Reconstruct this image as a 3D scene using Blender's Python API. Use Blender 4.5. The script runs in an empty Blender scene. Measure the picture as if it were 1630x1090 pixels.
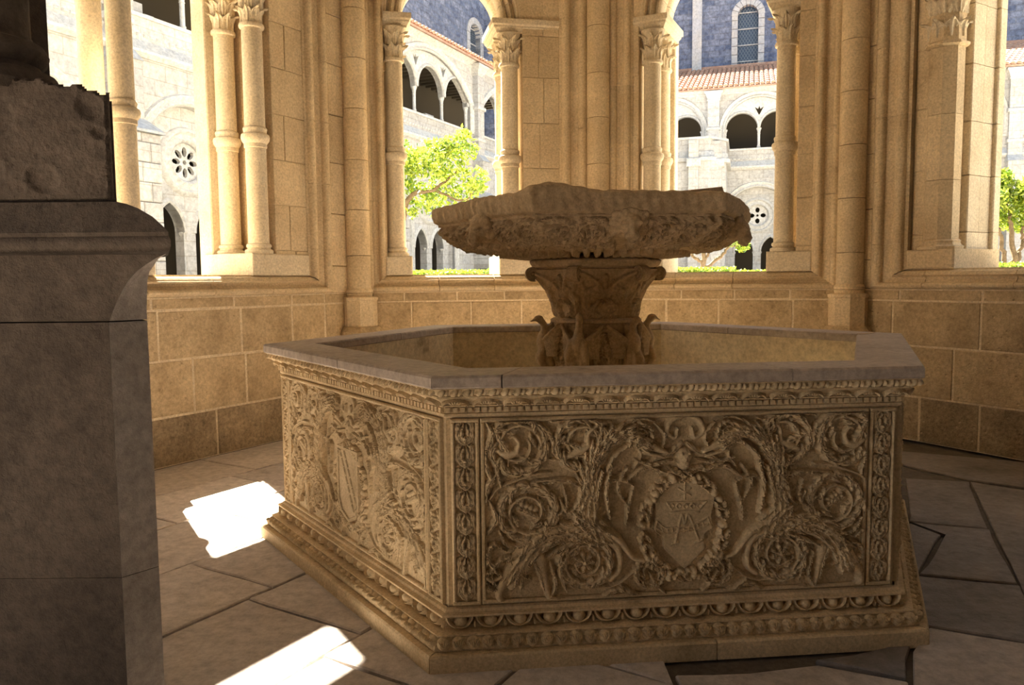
import bpy, math, random
import numpy as np
from mathutils import Matrix, Vector

random.seed(7)
RNG = np.random.default_rng(7)
scene = bpy.context.scene
COL = scene.collection

# ------------------------------------------------------------------ camera
cam_d = bpy.data.cameras.new('camera')
cam = bpy.data.objects.new('camera', cam_d)
COL.objects.link(cam)
cam_d.sensor_width = 36.0
cam_d.lens = 1226.0 / 1630.0 * 36.0
cam_d.clip_start = 0.05
cam_d.clip_end = 400
cam.matrix_world = (Matrix.Translation((0, 0, 1.5)) @ Matrix.Rotation(math.pi / 2 - 0.0806, 4, 'X')
                    @ Matrix.Rotation(-0.0092, 4, 'Z'))
scene.camera = cam

# ------------------------------------------------------------------ sky, sun, exposure
world = bpy.data.worlds.new('sky')
scene.world = world
world.use_nodes = True
bg = world.node_tree.nodes['Background']
bg.inputs['Color'].default_value = (0.80, 0.90, 1.0, 1)
bg.inputs['Strength'].default_value = 0.85
sun_d = bpy.data.lights.new('sun', 'SUN')
sun_d.energy = 40.0
sun_d.angle = math.radians(0.53)
sun_d.color = (1.0, 0.875, 0.69)
sun = bpy.data.objects.new('sun', sun_d)
COL.objects.link(sun)
sun.rotation_euler = Vector((0.405, -0.645, -1.0)).to_track_quat('-Z', 'Y').to_euler()
sun.location = (-8, 16, 24)
vs = scene.view_settings
vs.view_transform = 'Standard'
vs.look = 'None'
vs.exposure = 0.92
vs.gamma = 1.0
vs.use_curve_mapping = False
scene.cycles.max_bounces = 10
scene.cycles.diffuse_bounces = 8
scene.cycles.sample_clamp_indirect = 20.0

# ------------------------------------------------------------------ materials
def rgba(c):
    return (c[0], c[1], c[2], 1.0)

def stone(name, c1, c2, scale=3.0, bump=0.25, bscale=40.0, rough=0.9, c3=None, spots=0.0, bdist=0.01, per_obj=0.07, grit=0.35):
    """mottled stone: two tones by noise, fine relief, each piece a little lighter or darker"""
    m = bpy.data.materials.new(name)
    m.use_nodes = True
    nt = m.node_tree
    N, Lk = nt.nodes, nt.links
    b = N['Principled BSDF']
    b.inputs['Roughness'].default_value = rough
    b.inputs['Specular IOR Level'].default_value = 0.25
    tc = N.new('ShaderNodeTexCoord')
    geo = N.new('ShaderNodeNewGeometry')
    n1 = N.new('ShaderNodeTexNoise')
    n1.inputs['Scale'].default_value = scale
    n1.inputs['Detail'].default_value = 8
    n1.inputs['Roughness'].default_value = 0.65
    Lk.new(geo.outputs['Position'], n1.inputs['Vector'])
    r = N.new('ShaderNodeValToRGB')
    r.color_ramp.elements[0].position = 0.35
    r.color_ramp.elements[1].position = 0.68
    r.color_ramp.elements[0].color = rgba(c2)
    r.color_ramp.elements[1].color = rgba(c1)
    if c3:
        e = r.color_ramp.elements.new(0.24)
        e.color = rgba(c3)
    Lk.new(n1.outputs['Fac'], r.inputs['Fac'])
    oi = N.new('ShaderNodeObjectInfo')
    mr = N.new('ShaderNodeMapRange')
    mr.inputs['To Min'].default_value = 1 - per_obj
    mr.inputs['To Max'].default_value = 1 + per_obj
    Lk.new(oi.outputs['Random'], mr.inputs['Value'])
    mul = N.new('ShaderNodeVectorMath')
    mul.operation = 'SCALE'
    Lk.new(r.outputs['Color'], mul.inputs[0])
    Lk.new(mr.outputs['Result'], mul.inputs['Scale'])
    nf = N.new('ShaderNodeTexNoise')
    nf.inputs['Scale'].default_value = bscale * 0.9
    nf.inputs['Detail'].default_value = 5
    nf.inputs['Roughness'].default_value = 0.75
    Lk.new(geo.outputs['Position'], nf.inputs['Vector'])
    mf = N.new('ShaderNodeMapRange')
    mf.inputs['From Min'].default_value = 0.30
    mf.inputs['From Max'].default_value = 0.62
    mf.inputs['To Min'].default_value = 1.0 - grit
    mf.inputs['To Max'].default_value = 1.08
    Lk.new(nf.outputs['Fac'], mf.inputs['Value'])
    mul2 = N.new('ShaderNodeVectorMath')
    mul2.operation = 'SCALE'
    Lk.new(mul.outputs['Vector'], mul2.inputs[0])
    Lk.new(mf.outputs['Result'], mul2.inputs['Scale'])
    Lk.new(mul2.outputs['Vector'], b.inputs['Base Color'])
    n2 = N.new('ShaderNodeTexNoise')
    n2.inputs['Scale'].default_value = bscale
    n2.inputs['Detail'].default_value = 6
    n2.inputs['Roughness'].default_value = 0.7
    Lk.new(geo.outputs['Position'], n2.inputs['Vector'])
    bp = N.new('ShaderNodeBump')
    bp.inputs['Strength'].default_value = bump
    bp.inputs['Distance'].default_value = bdist
    hsock = n2.outputs['Fac']
    if spots > 0:
        v = N.new('ShaderNodeTexVoronoi')
        v.inputs['Scale'].default_value = bscale * 0.45
        Lk.new(geo.outputs['Position'], v.inputs['Vector'])
        mp = N.new('ShaderNodeMapRange')
        mp.inputs['From Min'].default_value = 0.0
        mp.inputs['From Max'].default_value = 0.22
        mp.inputs['To Min'].default_value = -spots
        mp.inputs['To Max'].default_value = 0.0
        Lk.new(v.outputs['Distance'], mp.inputs['Value'])
        ad = N.new('ShaderNodeMath')
        Lk.new(n2.outputs['Fac'], ad.inputs[0])
        Lk.new(mp.outputs['Result'], ad.inputs[1])
        hsock = ad.outputs['Value']
    Lk.new(hsock, bp.inputs['Height'])
    Lk.new(bp.outputs['Normal'], b.inputs['Normal'])
    return m

def plain(name, c, rough=0.8, metal=0.0, spec=0.3, trans=0.0):
    m = bpy.data.materials.new(name)
    m.use_nodes = True
    b = m.node_tree.nodes['Principled BSDF']
    b.inputs['Base Color'].default_value = rgba(c)
    b.inputs['Roughness'].default_value = rough
    b.inputs['Metallic'].default_value = metal
    b.inputs['Specular IOR Level'].default_value = spec
    return m

def leafy(name, c1, c2):
    m = bpy.data.materials.new(name)
    m.use_nodes = True
    nt = m.node_tree
    N, Lk = nt.nodes, nt.links
    N.remove(N['Principled BSDF'])
    out = N['Material Output']
    geo = N.new('ShaderNodeNewGeometry')
    r = N.new('ShaderNodeValToRGB')
    r.color_ramp.elements[0].color = rgba(c1)
    r.color_ramp.elements[1].color = rgba(c2)
    Lk.new(geo.outputs['Random Per Island'], r.inputs['Fac'])
    d = N.new('ShaderNodeBsdfDiffuse')
    t = N.new('ShaderNodeBsdfTranslucent')
    g = N.new('ShaderNodeBsdfGlossy')
    g.inputs['Roughness'].default_value = 0.35
    g.inputs['Color'].default_value = (0.9, 0.9, 0.9, 1)
    Lk.new(r.outputs['Color'], d.inputs['Color'])
    Lk.new(r.outputs['Color'], t.inputs['Color'])
    mx = N.new('ShaderNodeMixShader')
    mx.inputs['Fac'].default_value = 0.45
    Lk.new(d.outputs['BSDF'], mx.inputs[1])
    Lk.new(t.outputs['BSDF'], mx.inputs[2])
    mx2 = N.new('ShaderNodeMixShader')
    mx2.inputs['Fac'].default_value = 0.06
    Lk.new(mx.outputs['Shader'], mx2.inputs[1])
    Lk.new(g.outputs['BSDF'], mx2.inputs[2])
    Lk.new(mx2.outputs['Shader'], out.inputs['Surface'])
    return m

M = {}
M['wall'] = stone('wall limestone', (0.77, 0.635, 0.43), (0.62, 0.485, 0.31), 2.2, 0.45, 55, c3=(0.46, 0.34, 0.21), spots=0.5)
M['rough'] = stone('rough ashlar', (0.66, 0.515, 0.32), (0.46, 0.345, 0.205), 4.0, 0.8, 38, c3=(0.28, 0.20, 0.12), spots=0.8, bdist=0.016)
M['stained'] = stone('damp stained ashlar', (0.50, 0.39, 0.25), (0.30, 0.225, 0.14), 3.5, 0.9, 36, c3=(0.17, 0.125, 0.08), spots=0.8, bdist=0.018, grit=0.5)
M['mortar'] = stone('mortar', (0.82, 0.70, 0.50), (0.66, 0.54, 0.37), 6.0, 0.4, 60)
M['column'] = stone('column limestone', (0.80, 0.71, 0.55), (0.68, 0.58, 0.42), 3.0, 0.35, 60, spots=0.7)
M['basin'] = stone('carved basin stone', (0.75, 0.60, 0.385), (0.55, 0.425, 0.255), 5.0, 0.28, 90, c3=(0.34, 0.25, 0.145), per_obj=0.10, bdist=0.006)
M['rim'] = stone('worn rim stone', (0.50, 0.43, 0.37), (0.40, 0.33, 0.27), 3.0, 0.35, 30, rough=0.62, c3=(0.30, 0.25, 0.20))
M['bowl'] = stone('weathered bowl stone', (0.70, 0.54, 0.34), (0.51, 0.38, 0.225), 6.0, 0.45, 55, c3=(0.28, 0.195, 0.115), per_obj=0.05, bdist=0.012)
M['lining'] = stone('basin lining', (0.74, 0.64, 0.44), (0.60, 0.49, 0.32), 2.5, 0.5, 30, c3=(0.25, 0.20, 0.12))
M['slab'] = stone('floor slab', (0.64, 0.585, 0.55), (0.53, 0.48, 0.45), 2.4, 0.5, 18, rough=0.6, c3=(0.36, 0.32, 0.295), per_obj=0.14, bdist=0.02)
M['slab_dark'] = stone('dark worn slab', (0.33, 0.295, 0.28), (0.20, 0.18, 0.17), 2.0, 0.6, 16, rough=0.55, c3=(0.09, 0.08, 0.075), per_obj=0.2, bdist=0.02)
M['joint'] = stone('floor joint dirt', (0.16, 0.135, 0.11), (0.10, 0.085, 0.07), 8.0, 0.5, 40)
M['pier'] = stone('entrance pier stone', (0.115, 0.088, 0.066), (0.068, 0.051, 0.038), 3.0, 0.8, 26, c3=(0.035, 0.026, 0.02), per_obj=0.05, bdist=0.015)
M['pier_lit'] = stone('pier stone painted lit', (0.50, 0.43, 0.36), (0.40, 0.34, 0.28), 3.0, 0.7, 30, c3=(0.31, 0.26, 0.21), per_obj=0.04, bdist=0.015)  # paler copy for the canted pier face, its light put into the colour
M['facade'] = stone('pale facade limestone', (0.51, 0.515, 0.52), (0.43, 0.435, 0.44), 0.9, 0.25, 9, c3=(0.41, 0.385, 0.34), per_obj=0.09)
M['facade_trim'] = stone('facade carved limestone', (0.59, 0.595, 0.595), (0.51, 0.51, 0.505), 1.2, 0.2, 12, per_obj=0.05)
M['weathered'] = stone('blue grey weathered ledge', (0.36, 0.40, 0.47), (0.46, 0.47, 0.47), 1.4, 0.2, 10, per_obj=0.05)
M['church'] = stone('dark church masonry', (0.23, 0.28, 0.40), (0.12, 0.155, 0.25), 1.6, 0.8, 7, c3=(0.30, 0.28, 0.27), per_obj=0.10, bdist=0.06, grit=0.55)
M['tile'] = stone('terracotta roof tile', (0.50, 0.35, 0.27), (0.38, 0.22, 0.16), 3.0, 0.2, 14, per_obj=0.15)
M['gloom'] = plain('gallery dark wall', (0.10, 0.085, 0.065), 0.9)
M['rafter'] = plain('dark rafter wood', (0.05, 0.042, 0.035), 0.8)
M['glass'] = plain('blue church glass', (0.025, 0.05, 0.10), 0.25, spec=0.5)
M['lead'] = plain('window lattice metal', (0.16, 0.20, 0.25), 0.5, 0.3)
M['bark'] = stone('orange tree bark', (0.20, 0.15, 0.10), (0.13, 0.095, 0.06), 9.0, 0.6, 40)
M['leaf'] = leafy('orange tree leaf', (0.06, 0.16, 0.012), (0.42, 0.50, 0.05))
M['hedge'] = leafy('box hedge leaf', (0.07, 0.17, 0.012), (0.34, 0.42, 0.04))
M['hedge_core'] = plain('hedge twigs', (0.03, 0.06, 0.012), 0.9)
M['court'] = stone('courtyard gravel', (0.46, 0.42, 0.34), (0.38, 0.34, 0.27), 2.0, 0.3, 30)
M['lawn'] = stone('courtyard lawn', (0.10, 0.17, 0.03), (0.07, 0.12, 0.02), 3.0, 0.4, 60)
M['ceil'] = stone('vault plaster', (0.72, 0.64, 0.50), (0.62, 0.54, 0.41), 2.0, 0.3, 20)

# ------------------------------------------------------------------ object helpers
def link(o, parent=None):
    COL.objects.link(o)
    if parent is not None:
        o.parent = parent
        o.matrix_parent_inverse = WM(parent).inverted()
    return o

_wm = {}
def WM(o):
    return _wm.get(o.name, Matrix.Identity(4))

def tag(o, label, cat, group=None):
    o['label'] = label
    o['category'] = cat
    if group:
        o['group'] = group
    return o

def struct(o, label=None):
    o['kind'] = 'structure'
    if label:
        o['label'] = label
    return o

def thing(name, label, cat, loc=(0, 0, 0), group=None):
    o = bpy.data.objects.new(name, None)
    COL.objects.link(o)
    o.location = loc
    o.empty_display_size = 0.1
    _wm[o.name] = Matrix.Translation(loc)
    return tag(o, label, cat, group)

def mesh(name, V, F, smooth=None):
    me = bpy.data.meshes.new(name)
    if isinstance(V, np.ndarray):
        V = V.tolist()
    if isinstance(F, np.ndarray):
        F = F.tolist()
    me.from_pydata(V, [], F)
    me.update()
    if smooth is not None:
        me.polygons.foreach_set('use_smooth', [True] * len(me.polygons))
        if smooth < 179:
            me.set_sharp_from_angle(angle=math.radians(smooth))
    return me

def obj(name, V, F, mat, parent=None, smooth=None):
    me = mesh(name, V, F, smooth)
    me.materials.append(M[mat])
    o = bpy.data.objects.new(name, me)
    return link(o, parent)

def inst(name, me, mat4, parent=None):
    o = bpy.data.objects.new(name, me)
    o.matrix_world = mat4
    COL.objects.link(o)
    if parent is not None:
        o.parent = parent
        o.matrix_parent_inverse = WM(parent).inverted()
    return o

class MB:
    """collects pieces of one mesh"""
    def __init__(s):
        s.V = []
        s.F = []
    def add(s, V, F):
        n = len(s.V)
        s.V += [tuple(v) for v in V]
        s.F += [[i + n for i in f] for f in F]
        return s
    def obj(s, name, mat, parent=None, smooth=None):
        return obj(name, s.V, s.F, mat, parent, smooth)

class Frame:
    """s along a wall (left to right seen from inside), d outwards, z up"""
    def __init__(s, P0, ang):
        s.P = np.array([P0[0], P0[1], P0[2] if len(P0) > 2 else 0.0])
        a = math.radians(ang)
        s.a = np.array([math.cos(a), math.sin(a), 0.0])
        s.n = np.array([-math.sin(a), math.cos(a), 0.0])
        s.ang = a
    def pt(s, u, d, z):
        return tuple(s.P + u * s.a + d * s.n + np.array([0, 0, z]))
    def mat(s, u=0, d=0, z=0):
        return Matrix.Translation(s.pt(u, d, z)) @ Matrix.Rotation(s.ang, 4, 'Z')

BOXF = [(0, 1, 2, 3), (7, 6, 5, 4), (0, 4, 5, 1), (1, 5, 6, 2), (2, 6, 7, 3), (3, 7, 4, 0)]
def fbox(F, s0, s1, d0, d1, z0, z1):
    V = [F.pt(s0, d0, z0), F.pt(s1, d0, z0), F.pt(s1, d0, z1), F.pt(s0, d0, z1),
         F.pt(s0, d1, z0), F.pt(s1, d1, z0), F.pt(s1, d1, z1), F.pt(s0, d1, z1)]
    return V, BOXF

def fblock(F, s0, s1, d0, d1, z0, z1, ch=0.008, jit=0.003):
    """a stone with chamfered, slightly uneven front face (front = small d)"""
    j = lambda: random.uniform(-jit, jit)
    V = [F.pt(s0, d1, z0), F.pt(s1, d1, z0), F.pt(s1, d1, z1), F.pt(s0, d1, z1)]
    V += [F.pt(s0, d0 + ch, z0), F.pt(s1, d0 + ch, z0), F.pt(s1, d0 + ch, z1), F.pt(s0, d0 + ch, z1)]
    V += [F.pt(s0 + ch + j(), d0 + j(), z0 + ch + j()), F.pt(s1 - ch + j(), d0 + j(), z0 + ch + j()),
          F.pt(s1 - ch + j(), d0 + j(), z1 - ch + j()), F.pt(s0 + ch + j(), d0 + j(), z1 - ch + j())]
    Fc = [(3, 2, 1, 0)]
    for k in range(4):
        l = (k + 1) % 4
        Fc.append((k, l, 4 + l, 4 + k))
        Fc.append((4 + k, 4 + l, 8 + l, 8 + k))
    Fc.append((8, 9, 10, 11))
    return V, Fc

def lathe(prof, n=24, a0=0.0, a1=2 * math.pi, cx=0, cy=0, rfun=None):
    """prof: list of (r, z) bottom to top"""
    V, Fc = [], []
    full = abs(a1 - a0 - 2 * math.pi) < 1e-6
    m = n if full else n + 1
    for r, z in prof:
        for k in range(m):
            t = a0 + (a1 - a0) * k / n
            rr = r if rfun is None else rfun(r, t)
            V.append((cx + rr * math.cos(t), cy + rr * math.sin(t), z))
    for i in range(len(prof) - 1):
        for k in range(n):
            l = (k + 1) % m if full else k + 1
            Fc.append((i * m + k, i * m + l, (i + 1) * m + l, (i + 1) * m + k))
    if full:
        Fc.append(tuple(reversed(range(m))))
        Fc.append(tuple(range((len(prof) - 1) * m, len(prof) * m)))
    return V, Fc

def extrude_poly(pts, z0, z1, pt):
    """closed plan polygon pts (u,d) between z0 and z1; pt maps (u,d,z) to world"""
    n = len(pts)
    V = [pt(u, d, z0) for u, d in pts] + [pt(u, d, z1) for u, d in pts]
    Fc = [(i, (i + 1) % n, n + (i + 1) % n, n + i) for i in range(n)]
    Fc += [tuple(reversed(range(n))), tuple(range(n, 2 * n))]
    return V, Fc

def catmull(P, n):
    P = np.asarray(P, float)
    if len(P) == 2:
        t = np.linspace(0, 1, n)[:, None]
        return P[0] * (1 - t) + P[1] * t
    Q = np.vstack([2 * P[0] - P[1], P, 2 * P[-1] - P[-2]])
    out = []
    m = len(P) - 1
    for x in np.linspace(0, m, n):
        i = min(int(x), m - 1)
        t = x - i
        p0, p1, p2, p3 = Q[i], Q[i + 1], Q[i + 2], Q[i + 3]
        out.append(0.5 * ((2 * p1) + (-p0 + p2) * t + (2 * p0 - 5 * p1 + 4 * p2 - p3) * t * t + (-p0 + 3 * p1 - 3 * p2 + p3) * t ** 3))
    return np.array(out)

def tube(P, R, n=8):
    """tapered tube along points"""
    P = np.asarray(P, float)
    V, Fc = [], []
    up = np.array([0.0, 0.0, 1.0])
    prev = None
    for i, p in enumerate(P):
        t = P[min(i + 1, len(P) - 1)] - P[max(i - 1, 0)]
        t = t / (np.linalg.norm(t) + 1e-9)
        if prev is None:
            x = np.cross(t, up)
            if np.linalg.norm(x) < 1e-3:
                x = np.cross(t, np.array([1.0, 0, 0]))
        else:
            x = prev - t * np.dot(prev, t)
        x = x / (np.linalg.norm(x) + 1e-9)
        prev = x
        y = np.cross(t, x)
        for k in range(n):
            a = 2 * math.pi * k / n
            V.append(tuple(p + R[i] * (math.cos(a) * x + math.sin(a) * y)))
    for i in range(len(P) - 1):
        for k in range(n):
            l = (k + 1) % n
            Fc.append((i * n + k, i * n + l, (i + 1) * n + l, (i + 1) * n + k))
    Fc.append(tuple(reversed(range(n))))
    Fc.append(tuple(range((len(P) - 1) * n, len(P) * n)))
    return V, Fc
# ================================================================== THE PAVILION
V0 = (-4.168, 3.988); V1 = (-1.644, 8.187); V2 = (0.980, 8.700); V3 = (3.330, 7.550); V4 = (5.780, 3.306)
def ang(p, q):
    return math.degrees(math.atan2(q[1] - p[1], q[0] - p[0]))
FA = Frame(V0, ang(V0, V1)); FB = Frame(V1, ang(V1, V2)); FC = Frame(V2, ang(V2, V3)); FD = Frame(V3, ang(V3, V4))
def dist(p, q):
    return math.hypot(q[0] - p[0], q[1] - p[1])
LA, LB, LC, LD = dist(V0, V1), dist(V1, V2), dist(V2, V3), dist(V3, V4)
ZSILL, ZAB0, ZAB1, ZTOP = 1.57, 4.17, 4.31, 7.5
DW = 0.75                                     # wall thickness
COURSES = [0.0, 0.41, 0.87, 1.28, 1.385]

def root_struct(name, loc, label):
    o = bpy.data.objects.new(name, None)
    COL.objects.link(o)
    o.location = loc
    o.empty_display_size = 0.2
    _wm[o.name] = Matrix.Translation(loc)
    return struct(o, label)

wallA = root_struct('wall_left', (V0[0], V0[1], 0), 'left pavilion wall of warm ashlar under the sunlit window sill')
wallB = root_struct('wall_back_left', (V1[0], V1[1], 0), 'back pavilion wall with the window showing the leafy orange tree')
wallC = root_struct('wall_back_right', (V2[0], V2[1], 0), 'back pavilion wall with the window right of the fountain bowl')
wallD = root_struct('wall_right', (V3[0], V3[1], 0), 'right pavilion wall of shaded ashlar with the polygonal respond')

FRAME = [(0.0, 0.0), (0.012, -0.012), (0.03, -0.032), (0.055, -0.038), (0.078, -0.03), (0.092, -0.008), (0.094, 0.018),
         (0.118, 0.022), (0.135, 0.034), (0.165, 0.034), (0.178, 0.012), (0.192, -0.004), (0.212, -0.010), (0.234, -0.004),
         (0.250, 0.012), (0.256, 0.04), (0.28, 0.05)]

def courses(z0, z1, h, off=0.0):
    zs = [z0]
    z = z0 + h * (0.55 + off)
    while z < z1 - 0.15:
        zs.append(z)
        z += h * random.uniform(0.93, 1.07)
    return zs + [z1]

def side_frame(F, wall, se, w, sgn, zs, back=0.74):
    """vertical moulded frame: se = outer edge, running sgn towards the opening, in stones"""
    k = w / 0.28
    for i in range(len(zs) - 1):
        a, b = zs[i], zs[i + 1]
        pr = FRAME
        pts = [(se + sgn * u * k, d) for u, d in pr]
        pts2 = pts + [(se + sgn * w, back), (se, back)]
        n = len(pts2)
        V = []
        for j, (s, d) in enumerate(pts2):
            zb = a + 0.002
            if i == 0 and j < len(pr):
                zb = 1.388 + (ZSILL - 1.388) * pr[j][0] / 0.28    # mitre with the sill moulding
            V.append(F.pt(s, d, zb))
        V += [F.pt(s, d, b - 0.002) for s, d in pts2]
        Fc = [(q, (q + 1) % n, n + (q + 1) % n, n + q) for q in range(n)]
        Fc += [tuple(range(n, 2 * n))]
        obj('moulding_stone', V, Fc, 'wall', wall, 40)

def sill_frame(F, wall, s0, s1, w0, w1, name='sill_stone'):
    """moulded sill below the opening, mitred at both ends, cut in a few stones"""
    hz = ZSILL - 1.388
    cuts = [s0]
    x = s0 + random.uniform(0.5, 0.8)
    while x < s1 - 0.3:
        cuts.append(x)
        x += random.uniform(0.55, 0.9)
    cuts.append(s1)
    for i in range(len(cuts) - 1):
        pts = []
        V = []
        n = len(FRAME) + 2
        for e in (0, 1):
            for u, d in FRAME:
                z = 1.388 + hz * u / 0.28
                s = cuts[i] if e == 0 else cuts[i + 1]
                if i == 0 and e == 0:
                    s = s0 + w0 * u / 0.28
                elif i == len(cuts) - 2 and e == 1:
                    s = s1 - w1 * u / 0.28
                else:
                    s += 0.003 if e == 0 else -0.003
                V.append(F.pt(s, d + (0.02 if u > 0.2 else 0), z))
            s = (cuts[i] + 0.003) if e == 0 else (cuts[i + 1] - 0.003)
            V.append(F.pt(s, DW + 0.06, ZSILL - 0.02))
            V.append(F.pt(s, DW + 0.06, 1.388))
        Fc = [(q, (q + 1) % n, n + (q + 1) % n, n + q) for q in range(n)]
        Fc += [tuple(reversed(range(n))), tuple(range(n, 2 * n))]
        obj(name, V, Fc, 'wall', wall, 35)

def ashlar(F, wall, s0, s1, d0, d1, zs, wmin=0.3, wmax=0.7, mat='wall', name='ashlar_block', gap=0.004, jit=0.003, ch=0.007, split=0.0):
    for i in range(len(zs) - 1):
        x = s0
        first = True
        while x < s1 - 1e-4:
            w = random.uniform(wmin, wmax)
            if first and i % 2:
                w *= 0.6
            first = False
            e = x + w
            if s1 - e < wmin * 0.6:
                e = s1
            V, Fc = fblock(F, x + gap, e - gap, d0 + random.uniform(-jit, jit), d1, zs[i] + gap, zs[i + 1] - gap, ch, jit)
            obj(name, V, Fc, 'stained' if (mat == 'rough' and i == 0) else mat, wall)
            x = e

def lower_wall(F, wall, L, mat='rough', s0=0.0):
    V, Fc = fbox(F, s0 - 0.1, L + 0.1, 0.0055, DW, 0, 1.386)
    obj('mortar_core', V, Fc, 'mortar', wall)
    ashlar(F, wall, s0, L, 0.0, 0.05, COURSES, 0.42, 0.85, mat, 'ashlar_block', 0.008, 0.003, 0.007)

def pier_face(F, wall, s0, s1, d0, z0=ZSILL, z1=ZTOP, back=DW, h=0.46):
    V, Fc = fbox(F, s0 + 0.004, s1 - 0.004, d0 + 0.012, back, z0, z1)
    obj('pier_core', V, Fc, 'mortar', wall)
    ashlar(F, wall, s0, s1, d0, back, courses(z0, z1, h), 0.22, 0.34, 'wall', 'ashlar_block', 0.003, 0.002, 0.005)

def abacus(F, wall, s0, s1, d0, d1, ends=(1, 1)):
    rows = [(0.05, ZAB0), (0.045, ZAB0 + 0.02), (0.02, ZAB0 + 0.055), (0.02, ZAB0 + 0.07), (0.0, ZAB0 + 0.085), (0.0, ZAB1)]
    V, Fc = [], []
    for ins, z in rows:
        a, b = s0 + ins * ends[0], s1 - ins * ends[1]
        V += [F.pt(a, d0 + ins, z), F.pt(b, d0 + ins, z), F.pt(b, d1 - ins, z), F.pt(a, d1 - ins, z)]
    for i in range(len(rows) - 1):
        for k in range(4):
            l = (k + 1) % 4
            Fc.append((i * 4 + k, i * 4 + l, i * 4 + 4 + l, i * 4 + 4 + k))
    n = len(rows) * 4
    Fc += [(3, 2, 1, 0), (n - 4, n - 3, n - 2, n - 1)]
    obj('abacus', V, Fc, 'column', wall)

ARCHP = [(0.0, 0.62), (0.0, 0.50), (-0.012, 0.47), (-0.012, 0.42), (0.0, 0.39), (0.02, 0.37), (0.02, 0.33), (0.0, 0.31), (0.0, 0.17), (0.012, 0.14),
         (0.03, 0.125), (0.05, 0.135), (0.062, 0.16), (0.075, 0.16), (0.085, 0.12), (0.105, 0.10), (0.125, 0.12), (0.135, 0.14), (0.155, 0.14), (0.165, 0.06), (0.2, 0.055)]
def arch(F, wall, sc, r, z0, nv=11):
    prof = ARCHP + [(0.2, 0.62)]
    n = len(prof)
    for v in range(nv):
        a0 = math.pi * v / nv + 0.004
        a1 = math.pi * (v + 1) / nv - 0.004
        V, Fc = [], []
        st = 3
        for q in range(st + 1):
            t = a0 + (a1 - a0) * q / st
            for ro, d in prof:
                V.append(F.pt(sc + (r + ro) * math.cos(t), d, z0 + (r + ro) * math.sin(t)))
        for q in range(st):
            for k in range(n):
                l = (k + 1) % n
                Fc.append((q * n + k, q * n + l, q * n + n + l, q * n + n + k))
        Fc += [tuple(reversed(range(n))), tuple(range(st * n, st * n + n))]
        obj('voussoir', V, Fc, 'column', wall, 40)

def spandrel(F, wall, s0, s1, sc, r, z0, z1, d0=0.056, d1=DW):
    """wall over an arch: solid with a half-round cut"""
    N_ = 24
    V, Fc = [], []
    for d in (d0, d1):
        for k in range(N_ + 1):
            t = math.pi * k / N_
            x, z = sc + r * math.cos(t), z0 + r * math.sin(t)
            V.append(F.pt(x, d, z))
            # matching point on the outer rectangle
            cx, cz = math.cos(t), math.sin(t)
            best = 1e9
            if cx > 1e-6: best = min(best, (s1 - sc) / cx)
            if cx < -1e-6: best = min(best, (s0 - sc) / cx)
            if cz > 1e-6: best = min(best, (z1 - z0) / cz)
            V.append(F.pt(sc + best * cx, d, z0 + best * cz))
        # corners
    n = 2 * (N_ + 1)
    for k in range(N_):
        a = 2 * k
        Fc += [(a, a + 2, a + 3, a + 1), (n + a + 1, n + a + 3, n + a + 2, n + a), (a, n + a, n + a + 2, a + 2)]
    obj('spandrel_stone', V, Fc, 'wall', wall)

def leaf_me(L=0.16, W=0.075, curl=0.07, n=9, rid=5, name='leaf'):
    """an acanthus leaf growing up +z, face to -y, tip curling outwards"""
    V, Fc = [], []
    m = 10
    for i in range(n + 1):
        t = i / n
        wz = W * (0.55 + 0.75 * math.sin(math.pi * min(1, t * 0.9 + 0.08))) * (1 - 0.85 * max(0, t - 0.72) / 0.28)
        wz *= 1 + 0.10 * math.cos(t * 22)
        z = L * (t if t < 0.8 else 0.8 + 0.2 * math.sin((t - 0.8) / 0.2 * 1.5) * 0.55)
        y = -curl * (max(0, t - 0.35) / 0.65) ** 2.2 * 1.0
        if t > 0.9:
            z -= L * 0.06 * (t - 0.9) / 0.1
        for j in range(m + 1):
            q = -1 + 2 * j / m
            ridge = 0.010 * math.cos(q * rid * math.pi / 1.6) * (1 - abs(q)) - 0.022 * q * q
            V.append((q * wz / 2, y + ridge * -1.0 - 0.004, z - 0.018 * q * q * (0.3 + t)))
    for i in range(n):
        for j in range(m):
            a = i * (m + 1) + j
            Fc.append((a, a + 1, a + m + 2, a + m + 1))
    # thickness: second skin
    k = len(V)
    V += [(x, y + 0.012, z) for x, y, z in V]
    Fc += [(k + d, k + c, k + b, k + a) for a, b, c, d in list(Fc)]
    me = mesh(name, V, Fc, 60)
    me.materials.append(M['column'])
    return me

LEAF_LOW = leaf_me(0.17, 0.085, 0.075, name='capital_leaf')
LEAF_TOP = leaf_me(0.16, 0.075, 0.09, name='capital_leaf')

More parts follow.
